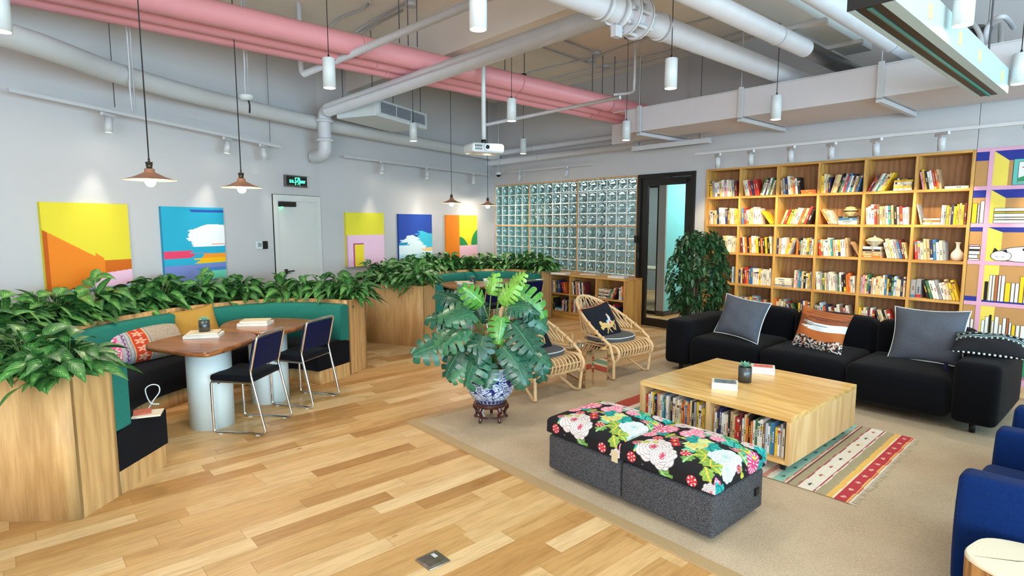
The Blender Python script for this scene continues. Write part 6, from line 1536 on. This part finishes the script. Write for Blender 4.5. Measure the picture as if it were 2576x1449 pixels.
for (r_, c_), segs, cols in (((1,0), [('v',10,-3,.30),('v',3,-18,.16)], ['black','white','grey','pink','white','yellow','brown','navy','blue','navy','red','red','orange']), ((1,1), [('v',8,-6,.30),('g',.01),('s',2,.2)], ['white','black','tan','red','white','black','white','maroon','teal','black']),
                             ((1,2), [('s',6,.22),('v',4,24,.2),('v',3,0,.08)], ['white','black','white','maroon','ivory','white','green','cream','red','black','white','ivory','orange']), ((0,0), [('v',6,0,.17),('s',2,.17),('v',6,0,.16)], ['brown','red','grey','yellow','black','black','white','teal','white','pink','navy','white','black','green']),
                             ((0,1), [('v',11,0,.3),('v',6,0,.2)], ['maroon','pink','white','brown','cream','tan','black','white','red','white','brown']), ((0,2), [('v',12,0,.4)], ['white','teal','pink','blue','navy','grey','black','white','navy','red','grey','navy'])):
    fill(L_ @ Matrix.Translation((0, 0, (.125, .435)[r_])), LE[c_]+(.028 if c_ == 0 else .015), 0, .04, segs, f'in the {("left","middle","right")[c_]} {("lower","upper")[r_]} opening of the low bookcase', f'books in the {("left","middle","right")[c_]} {("lower","upper")[r_]} opening of the low bookcase', hr=(.18, .235), cols=cols)
for (px, py, lab, w_, th) in ((1410, 690, 'beige book lying at the left end on top of the low bookcase', .28, .035), (1484, 691, 'thin pinkish book lying in the middle on top of the low bookcase', .3, .018), (1555, 699, 'pale thick book lying at the right end on top of the low bookcase', .28, .035)):
    p = P(px, py, .7725); flatbook(lab, (p.x, p.y, .7725), TR+.25, w_, .2, th, M_cream if px < 1500 else M_wcov)
# realise the books: the 296 that show largest are objects, the rest one mesh
for b in BOOKS:
    c = b['M'] @ Vector((b['w']/2, 0, b['h']/2)); q = proj(c); b['score'] = (F_PX/q[2])**2*b['w']*b['h']*(1 if abs(q[0]-CX) < 1300 else .1)
    if 'fifth' in b['group']: b['score'] *= .4
    if 'bay one' in b['lab'] and ('third' in b['group'] or 'fourth' in b['group']): b['score'] *= .3
BOOKS.sort(key=lambda b: -b['score'])
rest = {}
for i, b in enumerate(BOOKS):
    mats_ = [MBK[b['c']], M_paper, MBK[b['st']['bc']], MBK[b['st']['ink']]]; mb = book_mesh(b['w'], b['h'], b['d'], b['c'], b['st'])
    if i < 284:
        o = obj('book', mb, mats_, None, merge=False); o.matrix_world = b['M']; tag(o, b['lab'], 'book', b['group'])
    else:
        big_ = rest.setdefault('m', MB()); allm = rest.setdefault('mats', [])
        idx = []
        for m in mats_:
            if m not in allm: allm.append(m)
            idx.append(allm.index(m))
        s0 = len(big_.v); big_.v += [tuple(b['M'] @ Vector(v)) for v in mb.v]; big_.f += [tuple(s0+j for j in f) for f in mb.f]; big_.mi += [idx[k] for k in mb.mi]; big_.sm += mb.sm; big_.uv += mb.uv
o = obj('small_books', rest['m'], rest['mats'], None, merge=False); tag(o, 'remaining small books low down in the bookcases, half hidden behind sofa and chairs', 'books'); o['kind'] = 'stuff'

# ---------------------------------------------------------------- painted mural continuing the bookcase
mu = thing('shelf_mural', 'flat wall mural of pink shelves with books and a sleeping cat, right of the bookcase', 'mural', rm(BT1+.004, K0-.004, 0), TR)
mb = MB(); MC = ['#b98a55', '#d9a3bf', '#22308c', '#e6cf5a', '#e4e4e2', '#e8c41e', '#16161a', '#2f8f60', '#b5643a', '#63b8b0', '#cfae76']
ms = [mat('mural_'+c[1:], c, .8, nz=.03) for c in MC]; OAK, PK, NV, YL, WH, YB, BKc, GR, BR, TQ, TN = range(11)
def quad(pts, m, lay): mb.add([(x, -.0005*lay, z) for x, z in pts], [tuple(range(len(pts)))], m)
def rct(a, b, c, d_, m, lay): quad([(a, c), (b, c), (b, d_), (a, d_)], m, lay)
def outl(a, b, c, d_, m, lay, e=.004): rct(a, b, c, d_, BKc, lay); rct(a+e, b-e, c+e, d_-e, m, lay+1)
mb.box(0, 1.6, -.0, .003, 0, 2.41, OAK)
zr = [.10, .42, .825, 1.253, 1.64, 2.02, 2.41]
for z in zr: rct(0, 1.6, z-.035, z+.005 if z < 2.4 else z, PK, 8)
rct(.105, .145, .1, 2.41, PK, 9); rct(.145+.66, .145+.70, .1, 2.41, PK, 9); rct(0, 1.6, 0, .1, PK, 8)
for i in range(2, 6):
    z0, z1 = zr[i]+.005, zr[i+1]-.035; x0 = .145; sk = .13; nv = {5: .10, 4: .085, 3: .05, 2: 0}[i]
    quad([(x0, z0), (x0+.12, z0), (x0+.12, z1-nv), (x0, z1)], YL, 2)
    if nv: quad([(x0, z1), (x0+.66, z1), (x0+.6, z1-nv), (x0+.12, z1-nv)], NV, 3); rct(0, .105, z1-nv*.9, z1, NV, 2)
    else: rct(x0, x0+.66, z0, z0+.02, NV, 3); rct(0, .105, z0, z0+.05, NV, 2)
quad([(.145, zr[1]+.005), (.26, zr[1]+.005), (.26, zr[2]-.035), (.145, zr[2]-.035)], YL, 2); rct(.145, .8, zr[1]+.005, zr[1]+.02, NV, 3)
z = zr[5]+.005; outl(.30, .62, z+.0, z+.26, TQ, 4); outl(.34, .60, z+.02, z+.23, WH, 6); quad([(.36, z+.17), (.42, z+.2), (.48, z+.19), (.48, z+.16)], BR, 8); quad([(.345, z+.03), (.345, z+.07), (.42, z+.1), (.5, z+.07), (.55, z+.03)], GR, 8)
z = zr[4]+.005; outl(.0, .045, z, z+.21, YB, 4); outl(.047, .065, z, z+.2, WH, 4); outl(.067, .103, z, z+.23, WH, 4)
for a, b, c in ((0, .035, WH), (.037, .06, WH), (.062, .10, WH), (.102, .118, YB), (.12, .155, WH)): outl(.18, .62, z+a, z+b, c, 5)
z = zr[3]+.005
for a, b, w_, c in ((0, .02, .10, WH), (.021, .06, .085, WH), (.061, .10, .1, WH), (.101, .115, .095, BKc), (.116, .145, .1, WH), (.146, .165, .09, PK)): outl(.003, w_, z+a, z+b, c, 4)
# sleeping cat, simplified
def blob(cx, cz, rx, rz_, m, lay, n=28, f=lambda a: 1): quad([(cx+rx*f(2*math.pi*i/n)*math.cos(2*math.pi*i/n), cz+rz_*f(2*math.pi*i/n)*max(-.92, math.sin(2*math.pi*i/n))) for i in range(n)], m, lay)
blob(.50, z+.075, .27, .085, BKc, 10); blob(.50, z+.075, .264, .079, WH, 11); blob(.27, z+.055, .085, .055, BKc, 12); blob(.27, z+.055, .08, .05, WH, 13)
quad([(.20, z+.09), (.215, z+.14), (.25, z+.105)], BKc, 14); quad([(.27, z+.11), (.31, z+.125), (.32, z+.085)], BKc, 14); blob(.50, z+.125, .07, .025, BKc, 14); blob(.66, z+.06, .06, .05, WH, 15)
for a, b in ((.225, .25), (.275, .30)): rct(a, b, z+.045, z+.049, BKc, 16)
for zi, hts in ((zr[2]+.02, ((.16,.03,.20,BKc),(.195,.025,.27,WH),(.222,.02,.27,WH),(.244,.025,.27,BR),(.27,.02,.27,WH),(.292,.03,.27,WH),(.325,.045,.20,YB),(.372,.03,.20,WH),(.404,.03,.20,WH),(.436,.035,.27,YB),(.474,.04,.26,WH),(.516,.03,.22,WH),(.55,.04,.27,BR),(.6,.04,.2,WH))),
                (zr[1]+.02, ((.16,.03,.2,WH),(.19,.03,.24,WH),(.222,.02,.26,BKc),(.245,.02,.2,WH),(.267,.035,.25,WH),(.305,.025,.17,WH),(.332,.03,.24,WH),(.362,.02,.24,BR),(.384,.02,.2,WH),(.406,.03,.18,YB),(.44,.03,.18,WH),(.475,.04,.18,WH)))):
    for x, w_, h, c in hts: outl(x, x+w_, zi, zi+h, c, 5, .003)
for x in (.01, .04, .07): outl(x, x+.027, zr[1]+.01, zr[1]+.22, WH, 5, .003)
rct(.145, .9, .1, .33, GR, 10); rct(.0, .14, .1, .33, GR, 10); outl(.28, .38, .24, .28, WH, 12)
obj('painted_panel', mb, ms, mu, merge=False)
